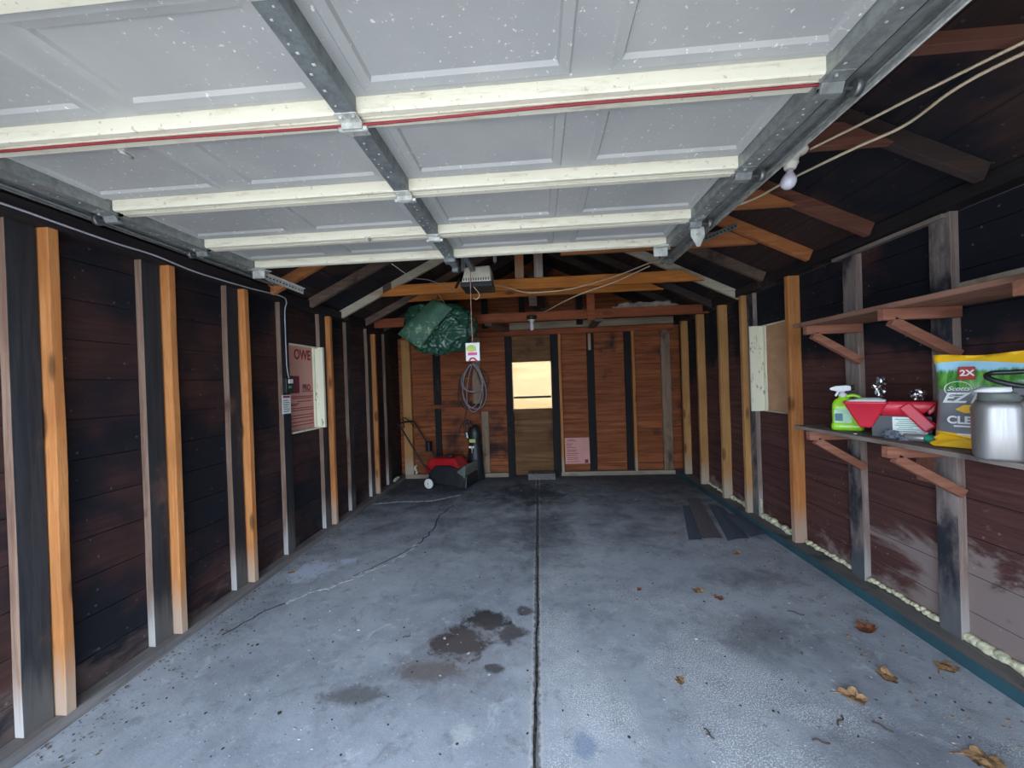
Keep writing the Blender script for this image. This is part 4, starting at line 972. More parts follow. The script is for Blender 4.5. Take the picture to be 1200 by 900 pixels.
# switch box and placard on the left wall
t = thing('switch_box', 'black electrical switch box on old stud left of the pink board', 'switch', (-2.09, 3.075, 1.375))
bm = NB(); box(bm, 0, .035, -.045, .048, 0, .125); obj('body', bm, M['black_plastic'], t, bevel=.004)
bm = NB(); box(bm, .035, .041, -.02, .035, .08, .115); obj('switch_plate', bm, M['white_paint'], t, bevel=.002)
bm = NB(); box(bm, .035, .038, -.015, .02, .04, .06); obj('indicator', bm, M['green_ring'], t)
t = thing('placard', 'small white notice with red heading under the black switch box', 'notice', (-2.0895, 3.068, 1.205))
bm = NB(); box(bm, 0, .003, -.052, .055, 0, .155); obj('plate', bm, M['paper'], t)
bm = NB(); box(bm, .003, .0036, -.042, .045, .132, .148); obj('red_heading', bm, M['print_red'], t)
bm = NB()
for k in range(6): box(bm, .003, .0036, -.04, .03 + .012 * sin(k * 2.2), .018 + k * .018, .023 + k * .018)
obj('text_lines', bm, M['print_black'], t)

# ------------------------------------------------------------------ cord coils on back wall
def coil(label, mat, seed, n, loc, rx, rz, r, tail=None):
    random.seed(seed); pts = []
    for k in range(n * 10 + 1):
        a = 2 * pi * k / 10; lp = k / 10
        ww = rx * (0.62 + 0.38 * abs(sin(lp * 1.9 + seed))); hh = rz * (0.78 + 0.22 * sin(lp * 2.7 + seed))
        s = sin(a); c = cos(a)
        pts.append(Vector((ww * s * (0.35 + 0.65 * sqrt(max(0, (1 - c) / 2)) ) + .02 * sin(lp * 5), -0.018 - .012 * abs(sin(lp * 3 + seed)) - .01 * (1 - c), -hh * (1 - c))))
    if tail: pts += [Vector(p) for p in tail]
    bm = NB(); tube(bm, pts, r, 6, smooth=3)
    return tag(obj('extension_cord', bm, mat, None, loc), label, 'extension cord', 'coiled cords on the back wall')
coil('grey extension cord coiled in long loops on the back wall', M['silver_cord'], 1, 5, (-0.97, YB - .05, 1.70), 0.21, 0.36, .0075)
coil('brown extension cord coiled behind the grey one, its tail running down', M['brown_cord'], 4, 4, (-0.98, YB - .04, 1.68), 0.27, 0.35, .007, [(-.12, -.04, -.72), (-.16, -.05, -.85), (-.20, -.10, -.93), (-.19, -.18, -1.02)])
random.seed(11)
bm = NB(); tube(bm, [(0, 0.02, 0), (0, -.07, 0.004), (0, -.085, .02)], .006, 8, smooth=4); tag(obj('wall_hook', bm, M['galv_dark'], None, (-0.97, YB - .04, 1.695)), 'small metal hook carrying the coiled cords', 'hook')

# ------------------------------------------------------------------ mower
t = thing('lawn_mower', 'red and black electric lawn mower with white wheels at the back', 'lawn mower', (-1.24, 5.30, 0), (0, 0, radians(-14)))
bm = NB()
sec = [(-.26, .10, .20), (-.16, .07, .30), (.05, .05, .31), (.22, .02, .27), (.31, .02, .17)]
for (xa, za, zb), (xb, zc, zd) in zip(sec, sec[1:]):
    hexa(bm, [(xa, -.21, za), (xb, -.21, zc), (xb, .21, zc), (xa, .21, za), (xa, -.18, zb), (xb, -.18, zd), (xb, .18, zd), (xa, .18, zb)])
bmesh.ops.remove_doubles(bm, verts=bm.verts, dist=1e-5)
deck = obj('deck', bm, M['black_plastic'], t, bevel=.012)
bm = NB()
for k in range(7): bar(bm, (-.02 + k * .04, -.212, .07), (.02 + k * .04, -.200, .20), .012, .01, up=(0, 1, 0))
obj('deck_ribs', bm, M['dark_rubber'], deck)
bm = NB()
hexa(bm, [(-.36, -.13, .26), (.20, -.17, .26), (.20, .17, .26), (-.36, .13, .26), (-.26, -.10, .39), (.10, -.12, .40), (.10, .12, .40), (-.26, .10, .39)])
hexa(bm, [(-.34, -.14, .18), (-.16, -.17, .24), (-.16, .17, .24), (-.34, .14, .18), (-.35, -.14, .27), (-.12, -.17, .30), (-.12, .17, .30), (-.35, .14, .27)])
obj('hood', bm, M['mower_red'], t, bevel=.02)
bm = NB(); box(bm, -.06, .02, -.045, .045, .395, .43); obj('hood_cap', bm, M['black_plastic'], t, bevel=.008)
bm = NB(); prism(bm, [(.17, -.205, .235), (.29, -.205, .15), (.305, -.205, .30), (.275, -.205, .32)], (0, .41, 0)); obj('side_panel', bm, M['mower_grey'], t, bevel=.01)
for x, y, r in ((-.22, -.24, .078), (-.22, .24, .078), (.20, -.17, .055), (.20, .17, .055)):
    s = -1 if y < 0 else 1
    mt = Matrix.Translation((x, y, r)) @ Matrix.Rotation(radians(90) * -s, 4, 'X')
    bm = NB(); lathe(bm, [(r*.72, -.02), (r*.95, -.022), (r, -.012), (r, .012), (r*.95, .022), (r*.72, .02)], 28, mt); w = obj('wheel', bm, M['dark_rubber'], t)
    bm = NB(); lathe(bm, [(0, -.015), (r*.74, -.018), (r*.80, .010), (r*.86, .024), (r*.60, .027), (r*.50, .018), (r*.2, .022), (r*.16, .032), (0, .032)], 28, mt); obj('hub', bm, M['wheel_white'] if x < 0 else M['black_plastic'], w)
    bm = NB(); lathe(bm, [(0, .030), (r*.1, .031), (r*.1, .036), (0, .036)], 10, mt); obj('axle_cap', bm, M['black_plastic'], w)
bm = NB()
for y in (-.19, .19): tube(bm, [(-.20, y, .20), (-.34, y * 1.0, .33), (-.52, y, .60), (-.68, y, .84), (-.72, y, .87)], .012, 8, smooth=4)
tube(bm, [(-.72, -.19, .87), (-.735, 0, .88), (-.72, .19, .87)], .012, 8, smooth=4)
hd = obj('handle', bm, M['black_plastic'], t)
bm = NB(); tube(bm, [(-.66, -.12, .81), (-.72, -.05, .93), (-.74, .05, .93), (-.66, .12, .81)], .007, 6, smooth=4); obj('safety_bail', bm, M['black_plastic'], hd)
bm = NB(); box(bm, -.47, -.40, .10, .2, .44, .58); obj('switch_housing', bm, M['black_plastic'], hd, bevel=.01)
# black upright power tool of unidentified kind behind the mower
t = thing('power_tool', 'black upright garden power tool standing behind the mower', 'power tool', (-0.96, 5.62, 0))
bm = NB(); lathe(bm, [(0, 0), (.13, 0), (.135, .02), (.12, .20), (.10, .40), (.085, .50), (.09, .56), (.10, .66), (.085, .74), (.05, .79), (0, .80)], 20, sx=1.0, sy=.75)
obj('housing', bm, M['black_plastic'], t)
bm = NB(); box(bm, -.065, .025, -.086, -.080, .55, .60); obj('pale_label', bm, M['print_green'], t, bevel=.003)
bm = NB(); box(bm, -.07, .0, -.092, -.086, .47, .50); tube(bm, [(-.03, -.09, .40), (-.025, -.10, .50)], .008, 8); obj('silver_clips', bm, M['galv_bright'], t)
bm = NB(); tube(bm, [(-.02, -.03, .76), (-.09, -.04, .86), (-.13, -.04, .80), (-.12, -.05, .68), (-.08, -.06, .60)], .016, 8, smooth=5); obj('grip', bm, M['black_plastic'], t)
bm = NB(); bar(bm, (-.09, -.09, .62), (-.10, -.095, .70), .03, .02); obj('plug', bm, M['paper'], t, bevel=.003)

# ------------------------------------------------------------------ shelves on the right wall
bm = NB(); box(bm, -.205, .16, -1.15, 1.05, -.011, .011)
for v in bm.verts:
    if v.co.x < 0: v.co.x += 0.0
tag(obj('wall_shelf', bm, M['shelf_wood'], None, (1.905, 1.665, 1.039), bevel=.003), 'lower grey wood shelf on right wall holding the seed bag and jug', 'shelf')
bm = NB(); box(bm, -.205, .16, -1.15, 1.03, -.012, .014)
tag(obj('wall_shelf', bm, M['shelf_red'], None, (1.905, 1.665, 1.708), bevel=.003), 'upper reddish wood shelf on right wall above the seed bag', 'shelf')
bm = NB(); box(bm, -.10, .10, -.95, .12, 0, .028)
for v in bm.verts:
    if v.co.y > 0: v.co.x += .06
tag(obj('loose_board', bm, M['plank_pale'], None, (1.80, 1.62, 1.7235), bevel=.003), 'pale board lying on top of the upper shelf at right edge', 'board')
def bracket(y, ztop, xin, label, slant=-.27):
    t = thing('shelf_bracket', label, 'shelf bracket', (xin, y, ztop), group='wooden shelf brackets on the right wall')
    L = 2.03 - xin
    bm = NB(); box(bm, 0, L, -.018, .018, -.055, 0); obj('arm', bm, M['bracket_wood'], t, bevel=.002)
    bm = NB(); bar(bm, (.045, -.001, -.058), (L - .008, -.001, slant + .035), .034, .045); obj('brace', bm, M['bracket_wood'], t, bevel=.002)
bracket(2.572, 1.027, 1.695, 'lower shelf bracket at the far end, under the green sprayer')
bracket(2.005, 1.027, 1.675, 'lower shelf bracket under the seed bag')
bracket(2.572, 1.695, 1.695, 'upper shelf bracket at the far end, beside the orange stud')
bracket(2.005, 1.695, 1.675, 'upper shelf bracket above the seed bag', -.27)
bracket(1.44, 1.695, 1.65, 'upper shelf bracket cut off by the right edge of the photo', -.27)
stud(2.03, XR, 1.40, 1.50, 0.06, 2.165, ORF, 'old stud at the right edge of the photo holding the nearest bracket', 'old grey studs of the right wall', edge_axis='y')
bm = NB(); box(bm, -.02, .02, -.05, .05, 0, .17)
tag(obj('nailing_block', bm, M['bracket_wood'], None, (2.05, 2.19, .80), bevel=.002), 'small brown wood block on right wall under the lower shelf', 'wood block')

# ------------------------------------------------------------------ things on the shelf
SZ = 1.0502
# green sprayer
t = thing('spray_bottle', 'lime green spray jug with white trigger on the lower shelf', 'spray bottle', (1.835, 2.44, SZ), (0, 0, radians(-38)))
bm = NB()
def rrect(cx, cy, hw, hd, r, n=4):
    P = []
    for sx, sy, a0 in ((1, 1, 0), (-1, 1, 90), (-1, -1, 180), (1, -1, 270)):
        for k in range(n + 1):
            a = radians(a0 + 90 * k / n); P.append((cx + sx * (hw - r) + r * cos(a), cy + sy * (hd - r) + r * sin(a)))
    return P
def loft(bm, secs, cap=True, smooth=True, m=0):
    rings = [[bm.verts.new((x, y, z)) for x, y in P] for P, z in secs]; n = len(rings[0])
    for a, b in zip(rings, rings[1:]):
        for k in range(n):
            f = bm.faces.new((a[k], a[(k+1) % n], b[(k+1) % n], b[k])); f.smooth = smooth; f.material_index = m
    if cap: bm.faces.new(rings[0][::-1]); bm.faces.new(rings[-1])
loft(bm, [(rrect(0, 0, .070, .045, .02), 0), (rrect(0, 0, .074, .048, .02), .008), (rrect(0, 0, .074, .048, .02), .035), (rrect(0, 0, .069, .044, .02), .042), (rrect(0, 0, .069, .044, .02), .135), (rrect(-.004, 0, .064, .04, .02), .155), (rrect(-.012, 0, .045, .03, .015), .178), (rrect(-.018, 0, .022, .02, .012), .19), (rrect(-.018, 0, .018, .018, .012), .20)])
obj('bottle', bm, M['lime'], t)
bm = NB(); tube(bm, [(-.018, 0, .185), (.02, 0, .205), (.055, 0, .195), (.064, 0, .17), (.06, 0, .13)], .010, 8, smooth=5); obj('handle', bm, M['lime'], t)
bm = NB(); lathe(bm, [(0, .195), (.02, .195), (.021, .215), (.012, .22), (.010, .235), (0, .235)], 16, Matrix.Translation((-.018, 0, 0))); obj('cap', bm, M['white_paint'], t)
bm = NB(); prism(bm, [(-.075, -.011, .238), (-.03, -.011, .226), (.02, -.011, .235), (.024, -.011, .26), (-.0, -.011, .265), (-.05, -.011, .262), (-.078, -.011, .25)], (0, .022, 0)); bar(bm, (-.035, 0, .235), (-.052, 0, .20), .012, .008, up=(0, 1, 0)); obj('trigger', bm, M['white_paint'], t, bevel=.003)
bm = NB(); tube(bm, [(.02, 0, .25), (.035, 0, .252)], .016, 10); obj('trigger_back', bm, M['black_plastic'], t)
bm = NB(); tube(bm, [(-.078, 0, .245), (-.086, 0, .245)], .007, 8); obj('nozzle', bm, M['black_plastic'], t)
bm = NB(); box(bm, -.058, .02, -.0462, -.0445, .045, .125); obj('mint_label', bm, M['mint'], t)
bm = NB(); box(bm, -.056, -.02, -.0472, -.046, .055, .10); obj('teal_label', bm, M['teal'], t)
# black box with white label
t = thing('black_box', 'black carton with a white printed label under the red spreader', 'box', (1.87, 2.13, SZ), (0, 0, radians(-42)))
bm = NB(); box(bm, -.115, .105, -.06, .07, 0, .115); obj('carton', bm, M['black_plastic'], t, bevel=.003)
bm = NB(); box(bm, -.035, .088, -.0615, -.0600, .004, .108); obj('white_label', bm, M['paper'], t)
bm = NB()
for k in range(7): box(bm, -.026 + .006 * (k % 3), .05 + .012 * sin(k * 2.4), -.0622, -.0614, .034 + k * .010, .0372 + k * .010)
obj('printed_lines', bm, M['green_ring'], t)
# red hand spreader resting on the box
t = thing('hand_spreader', 'red plastic hand seed spreader lying on the black box', 'spreader', (1.83, 2.14, SZ + .118), (0, 0, radians(-42)))
bm = NB()
loft(bm, [(rrect(-.10, -.03, .022, .022, .008), -.070), (rrect(-.10, -.03, .030, .028, .008), -.058), (rrect(-.10, -.01, .084, .06, .012), .055), (rrect(-.10, -.01, .088, .064, .012), .058), (rrect(-.10, -.01, .088, .064, .012), .068)])
obj('hopper', bm, M['red_plastic'], t)
bm = NB(); loft(bm, [(rrect(.03, 0, .07, .045, .012), -.004), (rrect(.04, 0, .10, .05, .012), .035), (rrect(.045, 0, .115, .055, .012), .068)])
obj('body', bm, M['red_plastic'], t)
bm = NB(); bar(bm, (.045, -.05, .05), (.135, -.075, -.065), .050, .038, up=(0, 1, 0)); bar(bm, (.125, -.07, -.03), (.15, -.075, -.055), .03, .02, up=(0, 1, 0)); obj('pistol_grip', bm, M['red_plastic'], t, bevel=.007)
bm = NB(); prism(bm, [(.11, -.03, .06), (.158, -.03, .062), (.15, -.03, .02), (.13, -.03, .0)], (0, .06, 0)); obj('crank_guard', bm, M['red_plastic'], t, bevel=.005)
bm = NB(); loft(bm, [(rrect(-.10, -.01, .080, .056, .012), .0685), (rrect(-.09, -.01, .070, .05, .012), .075), (rrect(-.08, -.01, .03, .03, .012), .086)]); obj('liner', bm, M['paper'], t, smooth=True)
# clear crumpled wrapper and small clear cup on the spreader
def crumple(name, label, cat, loc, s, mat, seed, k=2, sc=2.5, amp=.5):
    bm = NB(); bmesh.ops.create_icosphere(bm, subdivisions=k, radius=1)
    for v in bm.verts:
        p = v.co.copy(); r = 1 + amp * noise.noise(p * sc + Vector((seed, seed * 2, 0))) + amp * .5 * noise.noise(p * sc * 2.3 + Vector((0, seed, 0)))
        v.co = Vector((p.x * s[0] * r, p.y * s[1] * r, max(p.z * s[2] * r, -s[2]) + s[2]))
    o = obj(name, bm, mat, None, loc)
    return tag(o, label, cat)
SPZ = SZ + .118 + .068
o = crumple('plastic_wrapper', 'crumpled shiny clear wrapper standing on the red spreader', 'wrapper', (1.80, 2.17, SPZ + .019), (.026, .024, .05), M['clear_plastic'], 3, 3, 2.8, .6)
o = crumple('plastic_cup', 'small cloudy plastic piece on the right end of spreader', 'plastic cup', (1.885, 2.06, SPZ + .001), (.028, .028, .034), M['clear_plastic'], 8, 3, 2.0, .3)
crumple('cloth_rag', 'larger blue grey crumpled rag in front of the white label', 'rag', (1.775, 2.085, SZ), (.030, .026, .021), M['rag'], 5, 4, 2.2, .5)
crumple('cloth_rag', 'small pale crumpled rag right of the larger one on shelf', 'rag', (1.768, 2.015, SZ), (.018, .016, .012), M['rag'], 9, 3, 2.2, .5)
t = thing('torch', 'silver and green torch with orange tip lying on shelf', 'torch', (1.812, 1.965, SZ + .0185), (0, 0, radians(-62)))
for nm, a, b, r, m in (('barrel', -.065, .012, .0175, 'silver_body'), ('grip_ring', .012, .05, .0185, 'green_ring'), ('orange_tip', .05, .062, .011, 'orange_tip')):
    bm = NB(); lathe(bm, [(0, a), (r * .92, a), (r, a + .004), (r, b - .004), (r * .85, b), (0, b)], 20, Matrix.Rotation(pi/2, 4, 'Y')); obj(nm, bm, M[m], t)
bm = NB(); bmesh.ops.create_icosphere(bm, subdivisions=2, radius=1, matrix=Matrix.Diagonal((.012, .008, .003, 1)))
tag(obj('pebble', bm, M['white_paint'], None, (1.735, 2.255, SZ + .003), smooth=True), 'small white chip on the front edge of lower shelf', 'chip')
# seed bag
t = thing('seed_bag', 'yellow and grey grass seed bag standing on the lower shelf', 'bag', (1.902, 1.715, SZ), (radians(-4), 0, radians(-58)))
bm = NB(); NX, NZ = 26, 26; HW, HH = .205, .405
front = []; back = []
for j in range(NZ + 1):
    v = j / NZ; rf = []; rb = []
    for i in range(NX + 1):
        u = i / NX * 2 - 1
        th = (1 - abs(u) ** 3) ** .6 if abs(u) < 1 else 0
        tz = min(1, (v / .10)) ** .5 if v < .10 else (1 if v < .72 else max(0.0, 1 - ((v - .72) / .28) ** 1.4))
        w = HW * (1 - .05 * sin(pi * v) + (.02 if v > .9 else 0))
        x = u * w; z = v * HH + .014 * sin(u * 5) * max(0, v - .6)
        wr = .010 * noise.noise(Vector((x * 16, z * 10, 1))) + .006 * noise.noise(Vector((x * 40, z * 30, 4)))
        y = -.052 * th * tz - (wr if 0 < i < NX else 0)
        rf.append(bm.verts.new((x, y, z))); rb.append(bm.verts.new((x, .048 * th * tz * .8 + .001, z)))
    front.append(rf); back.append(rb)
for j in range(NZ):
    for i in range(NX):
        f = bm.faces.new((front[j][i], front[j][i+1], front[j+1][i+1], front[j+1][i])); f.smooth = True
        f = bm.faces.new((back[j][i+1], back[j][i], back[j+1][i], back[j+1][i+1])); f.smooth = True
for i in range(NX):
    bm.faces.new((front[0][i+1], front[0][i], back[0][i], back[0][i+1])); bm.faces.new((front[NZ][i], front[NZ][i+1], back[NZ][i+1], back[NZ][i]))
for j in range(NZ):
    bm.faces.new((front[j][0], front[j+1][0], back[j+1][0], back[j][0])); bm.faces.new((front[j+1][NX], front[j][NX], back[j][NX], back[j+1][NX]))
obj('sack', bm, M['seed_film'], t)
bm = NB()   # folded gusset sticking out at the bottom left
prism(bm, [(-.195, -.06, 0.0), (.03, -.075, 0.0), (.03, -.070, .022), (-.10, -.06, .045), (-.175, -.045, .06), (-.205, -.03, .035), (-.19, -.04, .026), (-.215, -.045, .012)], (0, .05, 0)); obj('bottom_fold', bm, M['yellow_plastic'], t, bevel=.006)
RT = (radians(90), 0, 0)
text('CLEAR', .044, M['print_white'], t, (-.150, -.0665, .105), RT, bold=.0016, sx=.95)
text('EZ', .060, M['print_white'], t, (-.165, -.0645, .195), RT, shear=.35, bold=.0016, name='lettering')
text('Pull', .060, M['print_white'], t, (-.085, -.0665, .193), RT, shear=.35, bold=.0003)
bm = NB(); prism(bm, [(-.125, -.0665, .165), (-.10, -.0665, .185), (.10, -.0665, .185), (.12, -.0665, .165), (.10, -.0665, .150), (-.10, -.0665, .150)], (0, .002, 0)); obj('yellow_banner', bm, M['yellow_plastic'], t)
text('ROCK', .026, M['print_black'], t, (-.085, -.0672, .1585), RT, bold=.0006)
bm = NB()
for z, a, b in ((.090, -.13, .10), (.072, -.06, .10), (.055, -.12, .0)): box(bm, a, b, -.0672, -.066, z, z + .007)
obj('small_print', bm, M['print_white'], t)
bm = NB(); box(bm, -.118, -.070, -.062, -.052, .292, .348); obj('red_badge', bm, M['badge_red'], t, bevel=.003)
text('2X', .034, M['print_white'], t, (-.113, -.0625, .310), RT, bold=.001)
bm = NB(); tube(bm, [(-.118 + .040 * cos(2*pi*k/24), -.0635, .253 + .032 * sin(2*pi*k/24)) for k in range(25)], .0016, 5); obj('oval_logo', bm, M['print_white'], t)
text('Scotts', .026, M['print_white'], t, (-.150, -.0645, .246), RT, shear=.4, bold=.0003)
# insulated steel carafe
t = thing('insulated_jug', 'brushed steel insulated jug with black lid at the shelf front', 'jug', (1.722, 1.568, SZ), (0, 0, radians(-40)))
t.scale = (1.12, 1.12, 1.0)
bm = NB(); loft(bm, [(rrect(0, 0, .056, .052, .035, 6), 0), (rrect(0, 0, .062, .058, .04, 6), .012), (rrect(0, 0, .064, .060, .042, 6), .10), (rrect(0, 0, .063, .059, .042, 6), .19), (rrect(0, 0, .060, .057, .042, 6), .207), (rrect(0, 0, .052, .050, .04, 6), .218)])
obj('body', bm, M['steel'], t)
bm = NB(); loft(bm, [(rrect(0, 0, .050, .048, .04, 6), .216), (rrect(0, 0, .048, .046, .04, 6), .245), (rrect(0, 0, .046, .044, .04, 6), .252)]); obj('neck', bm, M['mower_grey'], t)
bm = NB(); loft(bm, [(rrect(-.012, 0, .042, .042, .035, 6), .252), (rrect(-.015, 0, .048, .044, .035, 6), .258), (rrect(-.005, 0, .036, .04, .03, 6), .272)]); obj('spout_lid', bm, M['white_paint'], t)
bm = NB(); box(bm, .015, .07, -.035, .035, .235, .275); obj('hinge_block', bm, M['black_plastic'], t, bevel=.008)
bm = NB(); tube(bm, [(.06, -.03, .268), (.01, -.032, .285), (-.025, -.02, .305), (-.02, 0, .322), (.02, 0, .325), (.09, 0, .325), (.11, 0, .30), (.09, 0, .27)], .009, 8, smooth=6); obj('carry_loop', bm, M['black_plastic'], t)
bm = NB(); tube(bm, [(.040, -.03, .200), (.075, -.045, .218), (.112, -.055, .20), (.122, -.06, .15), (.106, -.055, .08), (.075, -.045, .035), (.042, -.03, .03)], lambda u: .017 + .004 * cos(u * 6), 12, smooth=6); obj('handle', bm, M['steel'], t)

# ------------------------------------------------------------------ floor things
def strip(label, P, mat, z=0.004, th=.006, curl=.02):
    c = sum((Vector((p[0], p[1], 0)) for p in P), Vector()) / 4; bm = NB(); N = 12; rows = []
    for i in range(N + 1):
        u = i / N; a = Vector((*P[0], 0)).lerp(Vector((*P[3], 0)), u); b = Vector((*P[1], 0)).lerp(Vector((*P[2], 0)), u)
        zz = z + curl * (0.5 + 0.5 * sin(u * 4 + P[0][0] * 5)) * u * (1 - u) * 2
        rows.append([bm.verts.new(q + Vector((0, 0, h)) - c) for q, h in ((a, zz), ((a + b) / 2, zz + curl * .25), (b, zz), (b, zz + th), ((a + b) / 2, zz + th + curl * .25), (a, zz + th))])
    for r, s in zip(rows, rows[1:]):
        for k in range(6): bm.faces.new((r[k], r[(k+1) % 6], s[(k+1) % 6], s[k]))
    bm.faces.new(rows[0]); bm.faces.new(rows[-1][::-1])
    tag(obj('shingle_strip', bm, mat, None, c), label, 'shingle strip', 'shingle strips on the floor by the right wall')
strip('blue grey roofing strip, leftmost of those beside the right wall', [(1.51, 4.29), (1.62, 4.29), (1.348, 3.387), (1.235, 3.389)], M['shingle'], 0, curl=.008)
strip('brownish long roofing strip lying between blue grey ones by right wall', [(1.64, 4.50), (1.775, 4.52), (1.515, 3.384), (1.345, 3.387)], M['shingle_brown'], .012, curl=.012)
strip('wide blue grey roofing strip curled up near the right wall', [(1.80, 4.34), (1.90, 4.20), (1.748, 3.417), (1.549, 3.366)], M['shingle'], 0.0, curl=.03)
strip('short blue grey roofing scrap closest to the right wall', [(1.80, 3.95), (1.925, 3.93), (1.915, 3.45), (1.743, 3.381)], M['shingle'], 0.022, curl=.02)
# dry leaves
def leaf(x, y, s, rot, label, mat='leaf', seed=0, curl=.5, stem=True):
    bm = NB(); N = 22; ctr = bm.verts.new((0, 0, .25)); ring = []; ring2 = []
    for k in range(N):
        a = 2 * pi * k / N; lobes = 0.62 + 0.38 * abs(cos(a * 2.5 + .3)) ** 0.8; lobes *= (1 + .2 * noise.noise(Vector((k * .6, seed, 0))))
        r = lobes; z = curl * (r ** 2) * (.5 + .7 * noise.noise(Vector((cos(a) * 1.3, sin(a) * 1.3, seed * 3.1))))
        ring2.append(bm.verts.new((.5 * r * cos(a), .42 * r * sin(a), .12 + .12 * noise.noise(Vector((k, seed, 2)))))); ring.append(bm.verts.new((r * cos(a), .8 * r * sin(a), max(.03, z + .05))))
    for k in range(N):
        l = (k + 1) % N; bm.faces.new((ctr, ring2[k], ring2[l])); bm.faces.new((ring2[k], ring[k], ring[l], ring2[l]))
    if stem:
        tube(bm, [(.7, 0, .12), (1.1, .15, .10), (1.5, .35, .06)], .04, 5, smooth=3)
    zmin = min(v.co.z for v in bm.verts)
    for v in bm.verts: v.co = Vector((v.co.x, v.co.y, v.co.z - zmin)) * s
    tag(obj('dry_leaf', bm, M[mat], None, (x, y, 0.0012), (0, 0, rot), smooth=False), label, 'leaf', 'dry leaves on the concrete floor')
leaf(1.709, 2.19, .062, .5, 'rusty red crumpled leaf cluster near teal plate under the shelf', 'leaf_red', 1, .9)
leaf(1.293, 1.733, .050, 2.4, 'tan curled leaf with stem, nearest of the larger leaves at right', 'leaf', 2, .9)
leaf(1.535, 1.858, .050, 1.2, 'tan leaf lying between the rusty leaf and the nearest curled one', 'leaf', 3, .6)
leaf(0.991, 2.585, .042, .2, 'pale brown leaf on the middle right floor, left of its dark neighbour', 'leaf', 4, .4)
leaf(1.085, 2.50, .034, 2.0, 'dark brown small leaf right beside the pale brown leaf', 'leaf_red', 5, .5)
leaf(1.507, 3.13, .040, 1.0, 'brown leaf just in front of the roofing strips', 'leaf', 6, .7)
leaf(1.53, 1.47, .060, 2.6, 'tan leaf scrap at the bottom right corner of the photo', 'leaf', 7, .3)
leaf(0.60, 1.81, .030, 4.4, 'small orange brown leaf right of the floor joint, near front', 'leaf', 8, .8)
leaf(1.85, 1.925, .050, 3.4, 'long dry leaf lying against the teal plate at far right', 'leaf', 9, .3)
leaf(1.18, 3.55, .030, .9, 'small yellowish leaf left of the roofing strips', 'leaf', 10, .3)
leaf(-1.93, 2.83, .032, .9, 'small yellowish leaf beside the left sill plate and white patch', 'leaf', 12, .5)
leaf(0.62, 2.60, .022, .9, 'tiny brown leaf in the middle of the right slab', 'leaf_red', 13, .5)
for i, (x, y, l, r, lab) in enumerate(((1.16, 1.62, .07, .7, 'short dark twig left of the nearest curled leaf'), (1.30, 1.60, .06, 2.2, 'short dark twig just below the nearest curled leaf'),
        (1.02, 1.53, .055, 2.8, 'curved dark twig near the bottom right of the floor'), (-.78, 2.1, .04, .3, 'tiny dark twig left of the oil stain'),
        (0.62, 1.55, .05, 1.9, 'thin dark twig on the right slab near the front'), (1.45, 2.35, .08, 2.5, 'thin dark twig left of the rusty red leaf'))):
    bm = NB(); tube(bm, [(-l/2, 0, .003), (-l/6, l * .12, .004), (l/6, -.05 * l, .004), (l/2, l * .1, .003)], .0026, 5, smooth=3)
    tag(obj('twig', bm, M['twig'], None, (x, y, .001), (0, 0, r)), lab, 'twig', 'twigs on the concrete floor')
# loose flakes and crumbs: uncountable litter
def litter(name, label, mat, n, seed, smin, smax, pick):
    random.seed(seed); bm = NB(); k = 0
    while k < n:
        p = pick()
        if p is None: continue
        x, y = p; s = random.uniform(smin, smax) * (1.6 if random.random() < .06 else 1); a = random.random() * pi
        mt = Matrix.Translation((x, y, s * .22)) @ Matrix.Rotation(a, 4, 'Z') @ Matrix.Rotation(random.uniform(-.25, .25), 4, 'X') @ Matrix.Diagonal((s, s * random.uniform(.4, .9), s * random.uniform(.15, .4), 1))
        bmesh.ops.create_icosphere(bm, subdivisions=1, radius=.6, matrix=mt); k += 1
    o = obj(name, bm, mat); tag(o, label, 'litter'); o['kind'] = 'stuff'
def pick_any():
    x = random.uniform(-2.0, 1.88); y = random.uniform(1.25, 5.6)
    if abs(x - JX) < .03: return None
    if random.random() > (.25 + .75 * min(1, abs(x) / 1.9)): return None
    return x, y
def pick_left():
    y = 1.3 + 2.9 * random.random() ** 1.3; return -2.03 + .28 * random.random() ** 2.2, y
litter('paint_flakes', 'pale paint flakes and grit scattered over the concrete floor', M['debris'], 1000, 21, .004, .013, pick_any)
litter('bark_crumbs', 'dark crumbs and bark bits scattered over the concrete floor', M['debris_dark'], 800, 22, .004, .013, pick_any)
def pick_right():
    y = 1.35 + 2.2 * random.random(); return 1.90 - .55 * random.random() ** 1.7, y
litter('leaf_crumbs', 'tan leaf crumbs scattered beside the teal right sill plate', M['leaf'], 170, 27, .004, .015, pick_right)
litter('chaff_debris', 'tan chaff piled along the left sill plate', M['chaff'], 420, 23, .005, .014, pick_left)
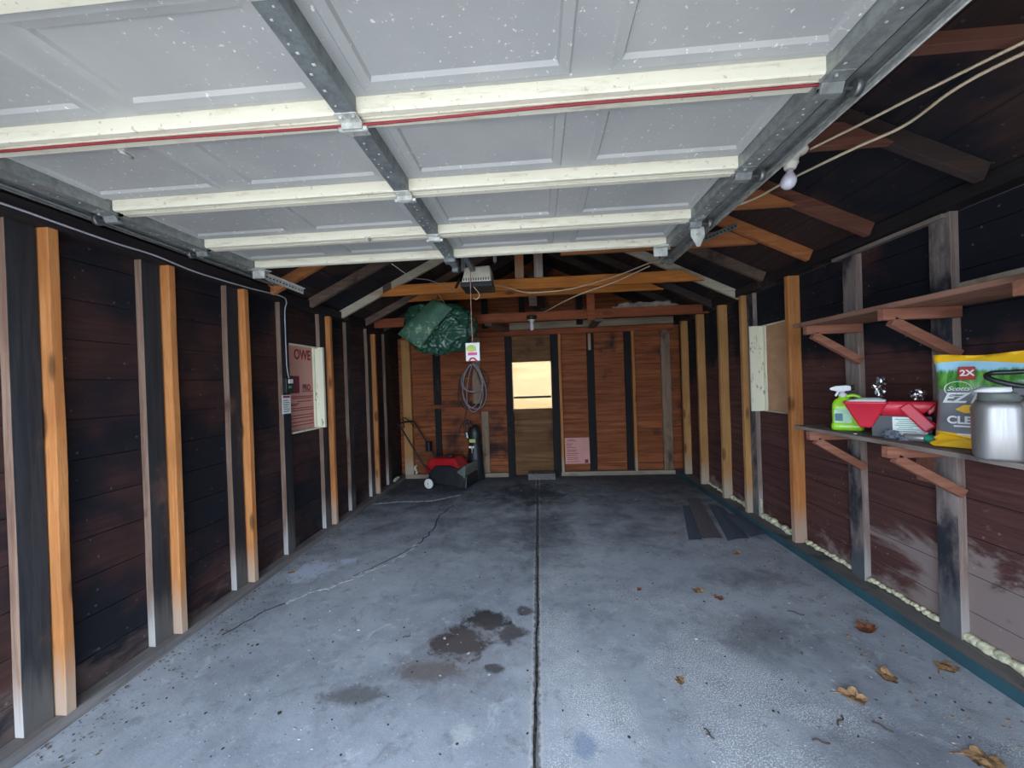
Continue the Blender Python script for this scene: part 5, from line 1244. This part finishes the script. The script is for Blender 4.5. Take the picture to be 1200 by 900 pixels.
# ------------------------------------------------------------------ spray foam beads along the right plate
def bead(y0, y1, x, z, r, label, dens=1.0, seed=0):
    bm = NB(); n = max(3, int((y1 - y0) / .016 * dens)); c = ((x, (y0 + y1) / 2, z)); random.seed(seed)
    for k in range(n):
        y = y0 + (y1 - y0) * (k + .5) / n; rr = r * (1 + .55 * noise.noise(Vector((y * 9, seed, 0)))) * random.uniform(.75, 1.15)
        bmesh.ops.create_icosphere(bm, subdivisions=2, radius=rr, matrix=Matrix.Translation((random.uniform(-.006, .006), y - c[1], random.uniform(-.004, .010))) @ Matrix.Diagonal((1, 1.15, .85, 1)))
    tag(obj('foam_bead', bm, M['foam_cream'], None, c, smooth=True), label, 'spray foam', 'cream spray foam along the base of the walls')
for a, b, r, l in ((1.0, 2.03, .024, 'cream spray foam bead at base of right wall, nearest the camera'), (2.145, 2.59, .016, 'cream spray foam bead between the two old studs under the shelf'),
                (2.71, 3.18, .018, 'cream spray foam bead between old stud and wide orange stud'), (3.235, 3.77, .024, 'cream spray foam bead under the plywood window of right wall'),
                (3.935, 4.34, .020, 'cream spray foam bead just beyond the right window studs'), (4.52, 4.92, .016, 'farthest cream spray foam bead at the right wall base')):
    bead(a, b, 2.052, .078, r, l, 1.0, int(a * 10))
bead(5.30, 5.46, -2.07, .075, .022, 'cream spray foam blob at base of left wall, in the back corner', 1, 3)
bm = NB(); random.seed(5)
for k in range(10): bmesh.ops.create_icosphere(bm, subdivisions=2, radius=random.uniform(.010, .020), matrix=Matrix.Translation((random.uniform(-.02, .02), 0, k * .013)))
tag(obj('foam_bead', bm, M['foam_cream'], None, (-1.90, YB - .06, .075), smooth=True), 'cream spray foam smear climbing the back wall left of mower', 'spray foam', 'cream spray foam along the base of the walls')
bm = NB()
for k in range(8): bmesh.ops.create_icosphere(bm, subdivisions=2, radius=.009, matrix=Matrix.Translation((0, random.uniform(-.004, .004), k * .016)))
tag(obj('foam_bead', bm, M['foam_cream'], None, (2.045, 3.765, .11), smooth=True), 'thin vertical drip of cream foam on stud under right window', 'spray foam', 'cream spray foam along the base of the walls')
